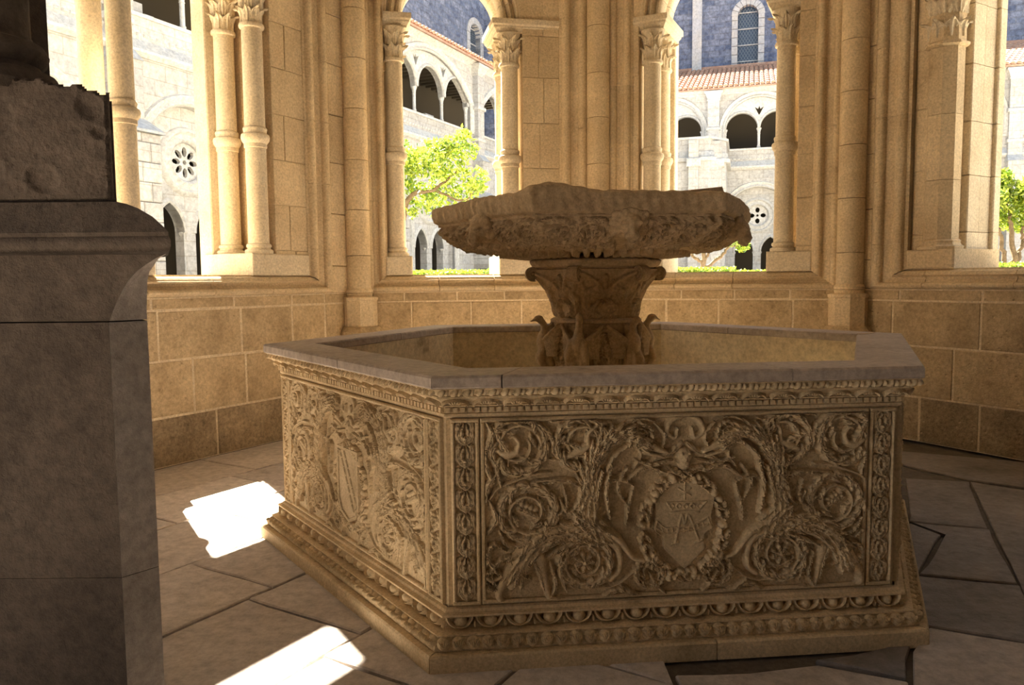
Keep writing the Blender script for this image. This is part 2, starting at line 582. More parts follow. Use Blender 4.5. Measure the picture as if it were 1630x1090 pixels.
def column(F, s, d, label, group=None, r=0.096, z0=ZSILL + 0.2, zr=2.84, zn=3.84, broken=False, leaves=8, top=ZAB0):
    x, y, _ = F.pt(s, d, 0)
    t = thing('column', label, 'column', (x, y, z0), group or 'ringed columns of the pavilion windows')
    R = r
    V, Fc = lathe([(R * 1.34, z0), (R * 1.36, z0 + 0.02), (R * 1.3, z0 + 0.035), (R * 1.12, z0 + 0.04), (R * 1.08, z0 + 0.055), (R * 1.18, z0 + 0.062),
                   (R * 1.2, z0 + 0.075), (R * 1.14, z0 + 0.088), (R, z0 + 0.095)], 28, cx=x, cy=y)
    obj('column_base', V, Fc, 'column', t, 40)
    V, Fc = lathe([(R, z0 + 0.095), (R * 0.985, zr - 0.09)], 28, cx=x, cy=y)
    obj('lower_shaft', V, Fc, 'column', t, 40)
    V, Fc = lathe([(R, zr - 0.10), (R * 1.07, zr - 0.095), (R * 1.09, zr - 0.075), (R * 1.07, zr - 0.06), (R * 1.14, zr - 0.052), (R * 1.30, zr - 0.03),
                   (R * 1.36, zr), (R * 1.30, zr + 0.022), (R * 1.06, zr + 0.036), (R * 1.10, zr + 0.058), (R * 1.14, zr + 0.07), (R * 1.10, zr + 0.085), (R * 0.97, zr + 0.095)], 28, cx=x, cy=y)
    obj('shaft_ring', V, Fc, 'column', t, 40)
    V, Fc = lathe([(R * 0.975, zr + 0.09), (R * 0.96, zn - 0.02)], 28, cx=x, cy=y)
    obj('upper_shaft', V, Fc, 'column', t, 40)
    V, Fc = lathe([(R * 0.96, zn - 0.025), (R * 1.14, zn - 0.018), (R * 1.2, zn), (R * 1.14, zn + 0.016), (R * 0.95, zn + 0.022), (R * 0.95, zn + 0.15),
                   (R * 1.08, zn + 0.24), (R * 1.35, top - 0.01), (R * 1.35, top)], 28, cx=x, cy=y)
    cap = obj('capital', V, Fc, 'column', t, 40)
    for tier in (0, 1):
        for k in range(leaves):
            a = 2 * math.pi * (k + 0.5 * tier) / leaves
            rr = R * (0.93 if tier == 0 else 1.02)
            zz = zn + (0.015 if tier == 0 else 0.145)
            m = Matrix.Translation((x + rr * math.cos(a), y + rr * math.sin(a), zz)) @ Matrix.Rotation(a + math.pi / 2, 4, 'Z')
            o = inst('leaf', LEAF_LOW if tier == 0 else LEAF_TOP, m, None)
            o.parent = cap
            o.matrix_parent_inverse = Matrix.Identity(4)
    return t

def plinth(F, wall, s0, s1, d0=0.035, d1=DW - 0.03):
    V, Fc = fblock(F, s0, s1, d0, d1, ZSILL - 0.005, ZSILL + 0.2, 0.012, 0.004)
    obj('column_plinth', V, Fc, 'column', wall)

D1, D2 = 0.15, 0.54

# ---------------- wall B (behind the bowl, left)
lower_wall(FB, wallB, LB)
zsB = courses(1.388, ZTOP, 0.62)
side_frame(FB, wallB, 0.11, 0.225, 1, zsB)
side_frame(FB, wallB, 2.55, 0.31, -1, courses(1.388, ZTOP, 0.62, 0.2))
sill_frame(FB, wallB, 0.11, 2.55, 0.225, 0.31)
V, Fc = fbox(FB, -0.1, 0.335, 0.06, DW, ZSILL, ZTOP); obj('pier_core', V, Fc, 'mortar', wallB)
V, Fc = fbox(FB, 2.24, LB + 0.1, 0.06, DW, ZSILL, ZTOP); obj('pier_core', V, Fc, 'mortar', wallB)
pier_face(FB, wallB, 1.83, 2.245, 0.055)
plinth(FB, wallB, 0.31, 0.60); plinth(FB, wallB, 1.55, 2.24)
abacus(FB, wallB, 0.335, 0.635, 0.03, DW, (0, 1)); abacus(FB, wallB, 1.50, 2.24, 0.03, DW, (1, 0))
scB, rB = (0.444 + 1.70) / 2, (1.70 - 0.444) / 2 - 0.09
arch(FB, wallB, scB, rB, ZAB1)
spandrel(FB, wallB, 0.33, 2.245, scB, rB + 0.17, ZAB1, 5.98)
# unseen upper opening over the arch, added to let sun into the basin
for a_, b_, c_, e_ in ((scB + .18, 2.245, 5.98, ZTOP), (0.33, scB + .18, 7.1, ZTOP)):
    V, Fc = fbox(FB, a_, b_, 0.056, DW, c_, e_); obj('upper_wall', V, Fc, 'wall', wallB)
column(FB, 0.444, D1, 'front column at the left of the window that frames the orange tree')
column(FB, 0.444, D2, 'rear column half hidden at the left of the orange tree window')
column(FB, 1.70, D1, 'front column at the right of the orange tree window, behind the bowl')
column(FB, 1.70, D2, 'rear column with sunlit edge at the right of the orange tree window')

# ---------------- wall C (behind the bowl, right)
lower_wall(FC, wallC, LC)
side_frame(FC, wallC, 0.12, 0.26, 1, courses(1.388, ZTOP, 0.62, 0.1))
side_frame(FC, wallC, 2.50, 0.27, -1, courses(1.388, ZTOP, 0.62))
sill_frame(FC, wallC, 0.12, 2.50, 0.26, 0.27)
V, Fc = fbox(FC, -0.1, 0.38, 0.06, DW, ZSILL, ZTOP); obj('pier_core', V, Fc, 'mortar', wallC)
V, Fc = fbox(FC, 2.235, LC + 0.1, 0.06, DW, ZSILL, ZTOP); obj('pier_core', V, Fc, 'mortar', wallC)
pier_face(FC, wallC, 0.375, 0.445, 0.055, h=0.6)
pier_face(FC, wallC, 2.08, 2.235, 0.055)
plinth(FC, wallC, 0.40, 0.72); plinth(FC, wallC, 1.80, 2.235)
abacus(FC, wallC, 0.38, 0.755, 0.03, DW, (0, 1)); abacus(FC, wallC, 1.76, 2.235, 0.03, DW, (1, 0))
scC, rC = (0.567 + 1.95) / 2, (1.95 - 0.567) / 2 - 0.09
arch(FC, wallC, scC, rC, ZAB1)
spandrel(FC, wallC, 0.375, 2.24, scC, rC + 0.17, ZAB1, ZTOP)
column(FC, 0.567, D1, 'front column just right of the central wall shaft, above the bowl')
column(FC, 0.567, D2, 'rear column peeking out right of the one beside the central wall shaft')
column(FC, 1.95, D1, 'front column at the right of the window with the church lattice window')
column(FC, 1.95, D2, 'rear column hidden behind the one right of the church lattice window')

V, Fc = fblock(FC, 0.38, 0.69, 0.66, DW + .05, ZSILL, ZAB1, 0.01); obj('jamb_stone', V, Fc, 'column', wallC)  # extra stone added behind the jamb to cut stray sun

# ---------------- wall A (left): two tall lights with a free pair of columns between
sA = lambda s: LA - s
lower_wall(FA, wallA, LA)
side_frame(FA, wallA, sA(0.35), 0.28, -1, courses(1.388, ZTOP, 0.62, 0.15))
V, Fc = fbox(FA, sA(0.62), LA + 0.1, 0.06, DW, ZSILL, ZTOP); obj('pier_core', V, Fc, 'mortar', wallA)
ashlar(FA, wallA, sA(0.352), sA(0.06), 0.0, 0.08, courses(1.388, ZTOP, 0.5), 0.4, 0.6, 'wall', 'ashlar_block', 0.003, 0.002, 0.005)
pier_face(FA, wallA, sA(1.03), sA(0.62), 0.055, h=0.42)
sill_frame(FA, wallA, 0.35, sA(0.35), 0.28, 0.28)
V, Fc = fbox(FA, 0.0, 1.03, 0.0, DW, ZSILL, ZTOP); obj('pier_core', V, Fc, 'wall', wallA)
plinth(FA, wallA, sA(1.32), sA(0.62)); plinth(FA, wallA, sA(2.60), sA(2.30))
V, Fc = fblock(FA, sA(1.30), sA(0.95), 0.62, DW + 0.05, ZSILL, ZTOP, 0.01); obj('jamb_stone', V, Fc, 'column', wallA)
abacus(FA, wallA, sA(1.33), sA(0.62), 0.03, DW, (1, 0)); abacus(FA, wallA, sA(2.63), sA(2.27), 0.03, DW, (1, 1))
column(FA, sA(1.15), D1, 'front column of the lit pair on the pier of the left wall')
column(FA, sA(1.15), D2, 'outer column of the lit pair on the pier of the left wall')
column(FA, sA(2.45), D1, 'ringed column standing free just above the foreground pier')
column(FA, sA(2.45), D2, 'plain outer shaft left of the ringed column above the foreground pier', zr=2.84)
# unseen head of the two lights: tympanum and gap added to shape sun patches
V, Fc = fbox(FA, 1.03, sA(1.03), 0.60, DW, 4.17, 5.68); obj('tympanum', V, Fc, 'wall', wallA)
V, Fc = fbox(FA, 0.0, LA, 0.0, DW, 6.35, ZTOP); obj('lintel', V, Fc, 'wall', wallA)
V, Fc = fbox(FA, sA(1.42), sA(0.6), 0.0, DW, ZAB1, ZTOP); obj('upper_pier', V, Fc, 'wall', wallA)
V, Fc = fbox(FA, sA(1.77), sA(1.4), 0.6, DW, 5.6, ZTOP); obj('sun_patch_blocker', V, Fc, 'wall', wallA)  # unseen block added to trim the edge of a sun patch
V, Fc = fbox(FA, sA(2.60), sA(2.30), 0.1, DW, ZAB1, 4.6); obj('mullion', V, Fc, 'wall', wallA)

# ---------------- wall D (right)
lower_wall(FD, wallD, LD)
ashlar(FD, wallD, 0.06, 0.2, 0.0, 0.08, courses(1.388, ZTOP, 0.5), 0.4, 0.6, 'wall', 'ashlar_block', 0.003, 0.002, 0.005)
side_frame(FD, wallD, 0.20, 0.33, 1, courses(1.388, ZTOP, 0.62, 0.12))
V, Fc = fbox(FD, -0.1, 0.53, 0.06, DW, ZSILL, ZTOP); obj('pier_core', V, Fc, 'mortar', wallD)
sill_frame(FD, wallD, 0.20, LD - 0.2, 0.33, 0.3)
pier_face(FD, wallD, 0.53, 0.66, 0.10, h=0.56)
zz = courses(ZSILL, ZTOP, 0.5, 0.1)
V, Fc = fbox(FD, 0.5, 0.86, 0.40, 0.80, ZSILL, ZTOP); obj('pier_core', V, Fc, 'mortar', wallD)
for i in range(len(zz) - 1):
    for (a, b, c) in ((0.34, 0.52, 0.90), (0.525, 0.70, 0.895), (0.70, 0.80, 0.93)):
        V, Fc = fblock(FD, 0.55, c, a, b, zz[i] + 0.003, zz[i + 1] - 0.003, 0.008, 0.002)
        obj('jamb_stone', V, Fc, 'column', wallD)
V, Fc = fblock(FD, 0.53, 0.97, 0.03, DW, ZSILL - 0.004, ZSILL + 0.17, 0.014, 0.004); obj('column_plinth', V, Fc, 'wall', wallD)
px, py, _ = FD.pt(0.74, 0.20, 0)
resp = thing('polygonal_respond', 'polygonal half column with leaf capital on the right wall', 'column', (px, py, 1.74))
oct_r = lambda r, t: r
def octl(prof):
    return lathe(prof, 8, a0=FD.ang + math.pi / 8, a1=FD.ang + math.pi / 8 + 2 * math.pi, cx=px, cy=py)
V, Fc = octl([(0.19, 1.74), (0.195, 1.765), (0.175, 1.78), (0.165, 1.80), (0.172, 1.815), (0.155, 1.83)]); obj('column_base', V, Fc, 'wall', resp)
zz = [1.83, 2.35, 2.92, 3.50]
for i in range(3):
    V, Fc = octl([(0.150, zz[i] + 0.002), (0.150, zz[i + 1] - 0.002)]); obj('shaft_drum', V, Fc, 'wall', resp)
V, Fc = octl([(0.15, 3.50), (0.185, 3.515), (0.185, 3.535), (0.155, 3.55), (0.15, 3.8), (0.17, 4.0), (0.22, 4.16), (0.22, 4.17)]); cap = obj('capital', V, Fc, 'wall', resp)
for tier in (0, 1):
    for k in range(8):
        a = FD.ang + 2 * math.pi * (k + 0.5 * (1 - tier)) / 8 + math.pi / 8
        m = (Matrix.Translation((px + (0.142 + .01 * tier) * math.cos(a), py + (0.142 + .01 * tier) * math.sin(a), 3.58 + 0.2 * tier))
             @ Matrix.Rotation(a + math.pi / 2, 4, 'Z') @ Matrix.Diagonal((1.35, 1.0, 1.05, 1)))
        o = inst('leaf', LEAF_LOW, m, None)
        o.parent = cap
        o.matrix_parent_inverse = Matrix.Identity(4)
abacus(FD, wallD, 0.53, 1.02, 0.0, DW, (0, 1))
V, Fc = fbox(FD, 2.25, LD, 0.0, DW, ZSILL, ZTOP); obj('pier_core', V, Fc, 'wall', wallD)
V, Fc = fbox(FD, 0.5, 2.3, 0.06, DW, 5.0, ZTOP); obj('lintel', V, Fc, 'wall', wallD)
arch(FD, wallD, 1.6, 0.66, ZAB1)
spandrel(FD, wallD, 0.53, 2.5, 1.6, 0.83, ZAB1, ZTOP)

# ---------------- corner wall shafts on polygonal pedestals
def wall_shaft(v, bis, wall, r=0.125, off=0.07):
    x, y = v[0] + off * math.cos(bis), v[1] + off * math.sin(bis)
    zs = courses(1.43, ZTOP, 0.5, random.uniform(0, 0.3))
    for i in range(len(zs) - 1):
        V, Fc = lathe([(r, zs[i] + 0.003), (r, zs[i + 1] - 0.003)], 28, cx=x, cy=y)
        obj('shaft_drum', V, Fc, 'wall', wall, 40)
    V, Fc = lathe([(r * 1.05, 1.33), (r * 1.12, 1.375), (r * 1.02, 1.383), (r * 1.14, 1.388), (r * 1.14, 1.41), (r * 1.08, 1.418), (r, 1.432)], 28, cx=x, cy=y)
    obj('shaft_base', V, Fc, 'wall', wall, 40)
    o8 = lambda pr: lathe(pr, 8, a0=bis + math.pi / 8, a1=bis + math.pi / 8 + 2 * math.pi, cx=x, cy=y)
    V, Fc = o8([(0.185, 1.03), (0.185, 1.30), (0.195, 1.312), (0.195, 1.335), (0.16, 1.345)]); obj('shaft_pedestal', V, Fc, 'wall', wall)
    V, Fc = o8([(0.245, 0.0), (0.245, 0.98), (0.215, 1.02), (0.205, 1.03)]); obj('pedestal_foot', V, Fc, 'rough', wall)
    V, Fc = lathe([(0.06, 1.43), (0.06, ZTOP)], 8, cx=x, cy=y); obj('shaft_core', V, Fc, 'mortar', wall)
def bisector(F1, F2):
    n = -(F1.n + F2.n)
    return math.atan2(n[1], n[0])
def sun_blocker(v, bis, wall):  # unseen mass added at the corners to block stray sun
    F = Frame(v, math.degrees(bis) + 90)      # d runs outwards from the corner
    V, Fc = fbox(F, -.30, .30, 0.62, 1.9, 0.3, 7.2); obj('sun_blocker', V, Fc, 'facade', wall)
for v_, b_, w_ in ((V1, bisector(FA, FB), wallB), (V2, bisector(FB, FC), wallC), (V3, bisector(FC, FD), wallD)):
    sun_blocker(v_, b_, w_)
wall_shaft(V1, bisector(FA, FB), wallB)
wall_shaft(V2, bisector(FB, FC), wallC)
wall_shaft(V3, bisector(FC, FD), wallD)

# ---------------- ceiling and the gallery behind the viewer (out of view, they keep the sky out)
cpl = [(-1.9, 1.2)]
for F, L in ((FA, LA), (FB, LB), (FC, LC), (FD, LD)):
    cpl += [F.pt(0.0, DW, 0)[:2], F.pt(L, DW, 0)[:2]]
cpl += [(3.4, 1.2)]
V, Fc = extrude_poly(cpl, ZTOP, ZTOP + .3, lambda u, d, z: (u, d, z))
o = obj('ceiling', V, Fc, 'ceil')
struct(o, 'flat vault covering over the pavilion')
FE = Frame((-1.95, 2.45), ang((-1.95, 2.45), V0))
def shell(name, F, L, d0, d1, z0, z1, label, mat='pier'):
    V, Fc = fbox(F, 0, L, d0, d1, z0, z1)
    return struct(obj(name, V, Fc, mat), label)
shell('wall_entrance_left', FE, dist((-1.95, 2.45), V0), -0.5, 0.0, 0, ZTOP, 'wall between the foreground pier and the left wall')
FG = Frame(V4, ang(V4, (3.2, 1.2)))
shell('wall_entrance_right', FG, dist(V4, (3.2, 1.2)), 0.0, 0.5, 0, ZTOP, 'wall between the right wall and the gallery')
FH = Frame((-9, 1.2), 0)
shell('wall_gallery_top', FH, 20, -0.5, 0.0, 4.6, ZTOP + .3, 'gallery wall above the pavilion entrance')
shell('wall_gallery', Frame((-9, -4.2), 0), 20, -0.5, 0.0, 0, 5.2, 'rear wall of the cloister gallery behind the viewer')
o = obj('ceiling_gallery', *fbox(Frame((-9, -4.2), 0), 0, 20, 0, 5.4, 5.0, 5.3), 'pier'); struct(o, 'gallery ceiling behind the viewer')
# carved front panel: strokes in metres from the shield axis (u) and above the floor (z): (points,half widths,height mm,ridges,lobes)
GRIFFIN=[([(-0.387,0.677),(-0.405,0.574),(-0.367,0.5),(-0.457,0.493),(-0.573,0.472),(-0.655,0.397),(-0.707,0.288)],[0.0392,0.0416,0.0441,0.0392,0.0416,0.0441,0.0221],34,0,0),([(-0.38,0.599),(-0.392,0.716),(-0.346,0.825),(-0.258,0.879),(-0.16,0.843)],[0.0343,0.0367,0.0318,0.0245,0.0221],32,0,0),([(-0.206,0.862),(-0.147,0.835),(-0.076,0.807)],[0.0245,0.0221,0.0098],34,0,0),([(-0.172,0.81),(-0.086,0.786)],[0.0123,0.0073],28,0,0),([(-0.238,0.873),(-0.276,0.905),(-0.31,0.901)],[0.0123,0.0123,0.0049],30,2,0),([(-0.367,0.507),(-0.276,0.459),(-0.215,0.383),(-0.165,0.365)],[0.0269,0.0171,0.0123,0.0123],33,0,0),([(-0.341,0.48),(-0.275,0.417),(-0.267,0.332),(-0.304,0.292)],[0.0245,0.0171,0.0123,0.0123],30,0,0),([(-0.655,0.402),(-0.722,0.322),(-0.758,0.251),(-0.723,0.21),(-0.626,0.215)],[0.0416,0.0269,0.0147,0.0123,0.0098],33,0,0),([(-0.594,0.4),(-0.569,0.281),(-0.543,0.188)],[0.0294,0.0147,0.0123],28,0,0),([(-0.737,0.328),(-0.788,0.31),(-0.816,0.35),(-0.795,0.385),(-0.767,0.366)],[0.0123,0.0098,0.0098,0.0098,0.0073],28,0,0),([(-0.372,0.749),(-0.418,0.665),(-0.439,0.601)],[0.0069,0.0122,0.0029],40,3,4),([(-0.341,0.74),(-0.367,0.625),(-0.372,0.542)],[0.0077,0.0137,0.0029],40,3,4),([(-0.302,0.765),(-0.325,0.662),(-0.31,0.544)],[0.0069,0.0122,0.0029],40,3,4),([(-0.449,0.571),(-0.367,0.515),(-0.276,0.47)],[0.0086,0.0152,0.0029],40,3,4),([(-0.444,0.544),(-0.38,0.474),(-0.302,0.445)],[0.0069,0.0122,0.0029],40,3,4),([(-0.483,0.504),(-0.418,0.465),(-0.354,0.436)],[0.0069,0.0122,0.0029],40,3,4),([(-0.521,0.501),(-0.598,0.478),(-0.655,0.418)],[0.0077,0.0137,0.0029],40,3,4),([(-0.483,0.478),(-0.56,0.445),(-0.625,0.388)],[0.0077,0.0137,0.0029],40,3,4),([(-0.431,0.458),(-0.509,0.427),(-0.573,0.399)],[0.0069,0.0122,0.0029],40,3,4),([(-0.573,0.477),(-0.65,0.441),(-0.689,0.373)],[0.0069,0.0122,0.0029],40,3,4),([(-0.263,0.869),(-0.328,0.825),(-0.367,0.759)],[0.006,0.0106,0.0029],40,3,4),([(-0.225,0.852),(-0.289,0.798),(-0.328,0.732)],[0.0051,0.0091,0.0029],40,3,4),([(-0.173,0.851),(-0.238,0.837),(-0.276,0.808)],[0.0043,0.0076,0.0029],40,3,4)]
FOLIAGE=[([(-0.765,0.342),(-0.812,0.435),(-0.806,0.525)],[0.0073,0.0171,0.0024],22,3,4),([(-0.807,0.487),(-0.763,0.562),(-0.795,0.64)],[0.0066,0.0154,0.0024],22,3,4),([(-0.81,0.615),(-0.794,0.691),(-0.756,0.746)],[0.0066,0.0154,0.0024],22,3,4),([(-0.774,0.704),(-0.808,0.794),(-0.787,0.869)],[0.0066,0.0154,0.0024],22,3,4),([(-0.808,0.832),(-0.777,0.894),(-0.801,0.95)],[0.0059,0.0137,0.0024],22,3,4),([(-0.744,0.69),(-0.761,0.767),(-0.748,0.804)],[0.0044,0.0103,0.0024],22,3,4),([(-0.791,0.344),(-0.752,0.386),(-0.706,0.41)],[0.0051,0.012,0.0024],22,3,4),([(-0.808,0.396),(-0.777,0.454),(-0.721,0.426)],[0.0051,0.012,0.0024],22,3,4),([(-0.746,0.939),(-0.671,0.952),(-0.591,0.924)],[0.0051,0.012,0.0024],22,3,4),([(-0.59,0.934),(-0.545,0.887),(-0.535,0.811)],[0.0051,0.012,0.0024],22,3,4),([(-0.545,0.943),(-0.469,0.956),(-0.405,0.929)],[0.0044,0.0103,0.0024],22,3,4),([(-0.302,0.937),(-0.366,0.918),(-0.346,0.882)],[0.0037,0.0086,0.0024],22,3,4),([(-0.523,0.226),(-0.432,0.208),(-0.341,0.217)],[0.0059,0.0137,0.0024],22,3,4),([(-0.354,0.21),(-0.275,0.248),(-0.204,0.218)],[0.0059,0.0137,0.0024],22,3,4),([(-0.262,0.266),(-0.17,0.208),(-0.072,0.227)],[0.0066,0.0154,0.0024],22,3,4),([(-0.072,0.217),(-0.117,0.267),(-0.144,0.313)],[0.0044,0.0103,0.0024],22,3,4),([(-0.483,0.395),(-0.509,0.331),(-0.484,0.25)],[0.0059,0.0137,0.0024],22,3,4),([(-0.548,0.372),(-0.528,0.279),(-0.561,0.215)],[0.0044,0.0103,0.0024],22,3,4),([(-0.624,0.401),(-0.594,0.335),(-0.574,0.255)],[0.0051,0.012,0.0024],22,3,4),([(-0.714,0.405),(-0.689,0.339),(-0.625,0.31)],[0.0044,0.0103,0.0024],22,3,4),([(-0.341,0.675),(-0.276,0.704),(-0.211,0.676)],[0.0051,0.012,0.0024],22,3,4),([(-0.237,0.75),(-0.276,0.673),(-0.237,0.594)],[0.0051,0.012,0.0024],22,3,4),([(-0.211,0.671),(-0.232,0.593),(-0.242,0.515)],[0.0044,0.0103,0.0024],22,3,4),([(-0.237,0.698),(-0.159,0.747),(-0.075,0.723)],[0.0051,0.012,0.0024],22,3,4),([(-0.206,0.78),(-0.133,0.759),(-0.049,0.775)],[0.0051,0.012,0.0024],22,3,4),([(-0.534,0.553),(-0.483,0.603),(-0.495,0.681)],[0.0044,0.0103,0.0024],22,3,4),([(-0.572,0.696),(-0.482,0.706),(-0.423,0.673)],[0.0044,0.0103,0.0024],22,3,4),([(-0.508,0.63),(-0.483,0.577),(-0.431,0.601)],[0.0037,0.0086,0.0024],22,3,4),([(-0.238,0.93),(-0.186,0.949),(-0.121,0.932)],[0.0044,0.0103,0.0024],22,3,4),([(-0.121,0.922),(-0.082,0.874),(-0.094,0.828)],[0.0037,0.0086,0.0024],22,3,4),([(-0.751,0.51),(-0.721,0.452),(-0.655,0.454)],[0.0044,0.0103,0.0024],22,3,4),([(-0.787,0.64),(-0.749,0.685),(-0.622,0.732),(-0.546,0.739)],[0.0061,0.0061,0.0061,0.0061],16,0,0),([(-0.602,0.705),(-0.482,0.711),(-0.392,0.677)],[0.0054,0.0054,0.0054],16,0,0),([(-0.211,0.744),(-0.18,0.799),(-0.212,0.852)],[0.0054,0.0054,0.0054],16,0,0),([(-0.419,0.26),(-0.288,0.267),(-0.21,0.317)],[0.0059,0.0059,0.0059],16,0,0)]
SPIRALS=[(-0.674,0.85,0.1127,-100,1),(-0.636,0.58,0.1127,60,-1),(-0.418,0.85,0.1053,200,1),(-0.408,0.368,0.1053,-20,-1),(-0.141,0.313,0.0612,90,1),(-0.181,0.877,0.049,30,-1),(-0.778,0.309,0.0392,0,1)]
BIRDS=[[([(-0.752,0.833),(-0.717,0.816),(-0.682,0.825)],[0.0098,0.0221,0.0147],32,0,0),([(-0.682,0.825),(-0.672,0.861),(-0.692,0.887),(-0.707,0.882)],[0.0123,0.0086,0.0086,0.0049],32,0,0),([(-0.717,0.831),(-0.747,0.878),(-0.771,0.929)],[0.0147,0.0147,0.0049],34,3,4),([(-0.748,0.827),(-0.777,0.838),(-0.81,0.855)],[0.0098,0.0073,0.0049],28,2,3),([(-0.71,0.801),(-0.715,0.77)],[0.0049,0.0037],26,0,0)],[([(-0.474,0.804),(-0.431,0.823),(-0.397,0.842)],[0.0123,0.0221,0.0147],32,0,0),([(-0.397,0.842),(-0.395,0.888),(-0.374,0.908),(-0.361,0.882)],[0.0123,0.0086,0.0086,0.0049],32,0,0),([(-0.431,0.838),(-0.489,0.86),(-0.54,0.877)],[0.0147,0.0123,0.0049],34,3,4),([(-0.464,0.803),(-0.507,0.789),(-0.546,0.79)],[0.0098,0.0073,0.0049],28,2,3),([(-0.402,0.817),(-0.397,0.775)],[0.0049,0.0037],26,0,0)]]
SHIELD=[(-0.078,0.684),(0.073,0.687),(0.089,0.647),(0.127,0.619),(0.112,0.541),(0.12,0.488),(0.083,0.463),(0.084,0.401),(0.042,0.358),(0.002,0.323),(-0.038,0.362),(-0.084,0.409),(-0.089,0.457),(-0.129,0.49),(-0.119,0.55),(-0.127,0.626),(-0.093,0.654)]
EMBLEM=[([(-0.001,0.642),(0.024,0.627)],0.0027,4),([(-0.001,0.642),(-0.001,0.614)],0.0027,4),([(-0.001,0.642),(-0.026,0.629)],0.0027,4),([(-0.001,0.642),(-0.026,0.658)],0.0027,4),([(-0.001,0.642),(-0.001,0.671)],0.0027,4),([(-0.001,0.642),(0.024,0.656)],0.0027,4),([(-0.001,0.611),(-0.001,0.684)],0.0022,4),([(-0.058,0.558),(0.0,0.564),(0.058,0.559)],0.0032,4),([(-0.053,0.571),(-0.074,0.601)],0.0024,4),([(0.058,0.569),(0.09,0.6)],0.0024,4),([(-0.074,0.601),(0.09,0.602)],0.002,4),([(-0.066,0.587),(-0.056,0.597),(-0.045,0.586),(-0.056,0.576),(-0.066,0.587)],0.0024,4),([(-0.037,0.586),(-0.027,0.596),(-0.016,0.585),(-0.027,0.575),(-0.037,0.586)],0.0024,4),([(-0.008,0.585),(0.002,0.595),(0.013,0.584),(0.002,0.574),(-0.008,0.585)],0.0024,4),([(0.021,0.584),(0.031,0.594),(0.042,0.583),(0.032,0.573),(0.021,0.584)],0.0024,4),([(0.05,0.583),(0.061,0.593),(0.071,0.582),(0.061,0.572),(0.05,0.583)],0.0024,4),([(-0.039,0.433),(-0.013,0.546),(0.0,0.511),(0.016,0.547),(0.062,0.434)],0.0039,4),([(-0.052,0.431),(-0.026,0.435)],0.0032,4),([(0.044,0.43),(0.075,0.442)],0.0032,4),([(-0.023,0.486),(0.032,0.489)],0.0024,4),([(-0.113,0.526),(-0.079,0.498),(-0.026,0.501),(0.038,0.507),(0.096,0.534)],0.002,4),([(-0.116,0.5),(-0.079,0.475),(-0.026,0.475),(0.038,0.483),(0.101,0.507)],0.002,4),([(-0.113,0.526),(-0.121,0.49),(-0.1,0.47)],0.002,4),([(0.096,0.534),(0.109,0.501)],0.002,4),([(-0.095,0.499),(-0.089,0.483)],0.0017,4),([(-0.095,0.483),(-0.087,0.493)],0.0015,4),([(-0.074,0.498),(-0.068,0.482)],0.0017,4),([(-0.074,0.482),(-0.066,0.493)],0.0015,4),([(-0.052,0.497),(-0.047,0.481)],0.0017,4),([(-0.052,0.481),(-0.045,0.492)],0.0015,4),([(-0.031,0.496),(-0.026,0.48)],0.0017,4),([(-0.031,0.481),(-0.023,0.491)],0.0015,4),([(0.053,0.511),(0.059,0.495)],0.0017,4),([(0.054,0.496),(0.061,0.506)],0.0015,4),([(0.075,0.511),(0.08,0.494)],0.0017,4),([(0.075,0.495),(0.083,0.505)],0.0015,4),([(-0.026,0.494),(-0.023,0.48)],0.0015,4),([(-0.005,0.493),(-0.002,0.479)],0.0015,4),([(0.016,0.492),(0.019,0.478)],0.0015,4)]
# ================================================================== FLOOR
def clip_half(poly, nx, ny, c):
    out = []
    for i in range(len(poly)):
        p, q = poly[i], poly[(i + 1) % len(poly)]
        a, b = nx * p[0] + ny * p[1] - c, nx * q[0] + ny * q[1] - c
        if a <= 0:
            out.append(p)
        if (a < 0 < b) or (b < 0 < a):
            t = a / (a - b)
            out.append((p[0] + t * (q[0] - p[0]), p[1] + t * (q[1] - p[1])))
    return out

floor = struct(obj('floor', [(-9, -4.2, -0.022), (11, -4.2, -0.022), (11, 9, -0.022), (-9, 9, -0.022)], [(0, 1, 2, 3)], 'joint'),
               'worn flagstone floor around the fountain with dark joints')
def slab(poly, gap=0.006, th=0.05, mat='slab'):
    """one flagstone, edges slightly rounded and uneven"""
    P = np.array(poly)
    c = P.mean(0)
    a = 0.5 * sum(P[i][0] * P[(i + 1) % len(P)][1] - P[(i + 1) % len(P)][0] * P[i][1] for i in range(len(P)))
    if a < 0:
        P = P[::-1]
    # subdivide edges and roughen
    Q = []
    for i in range(len(P)):
        p, q = P[i], P[(i + 1) % len(P)]
        L = np.linalg.norm(q - p)
        m = max(1, int(L / 0.14))
        nrm = np.array([-(q - p)[1], (q - p)[0]]) / (L + 1e-9)
        for k in range(m):
            t = k / m
            Q.append(p + (q - p) * t + nrm * (gap + random.uniform(0, 0.006)))
    Q = np.array(Q)
    n = len(Q)
    ins = c + (Q - c) * (1 - 0.008 / (np.linalg.norm(Q - c, axis=1)[:, None] + 0.05))
    z = random.uniform(-0.004, 0.002)
    V = [(x, y, z) for x, y in ins] + [(x, y, z - 0.006) for x, y in Q] + [(x, y, z - th) for x, y in Q]
    Fc = [tuple(range(n))]
    for r in (0, 1):
        for i in range(n):
            j = (i + 1) % n
            Fc.append((r * n + j, r * n + i, (r + 1) * n + i, (r + 1) * n + j))
    obj('paving_slab', V, Fc, mat, floor)

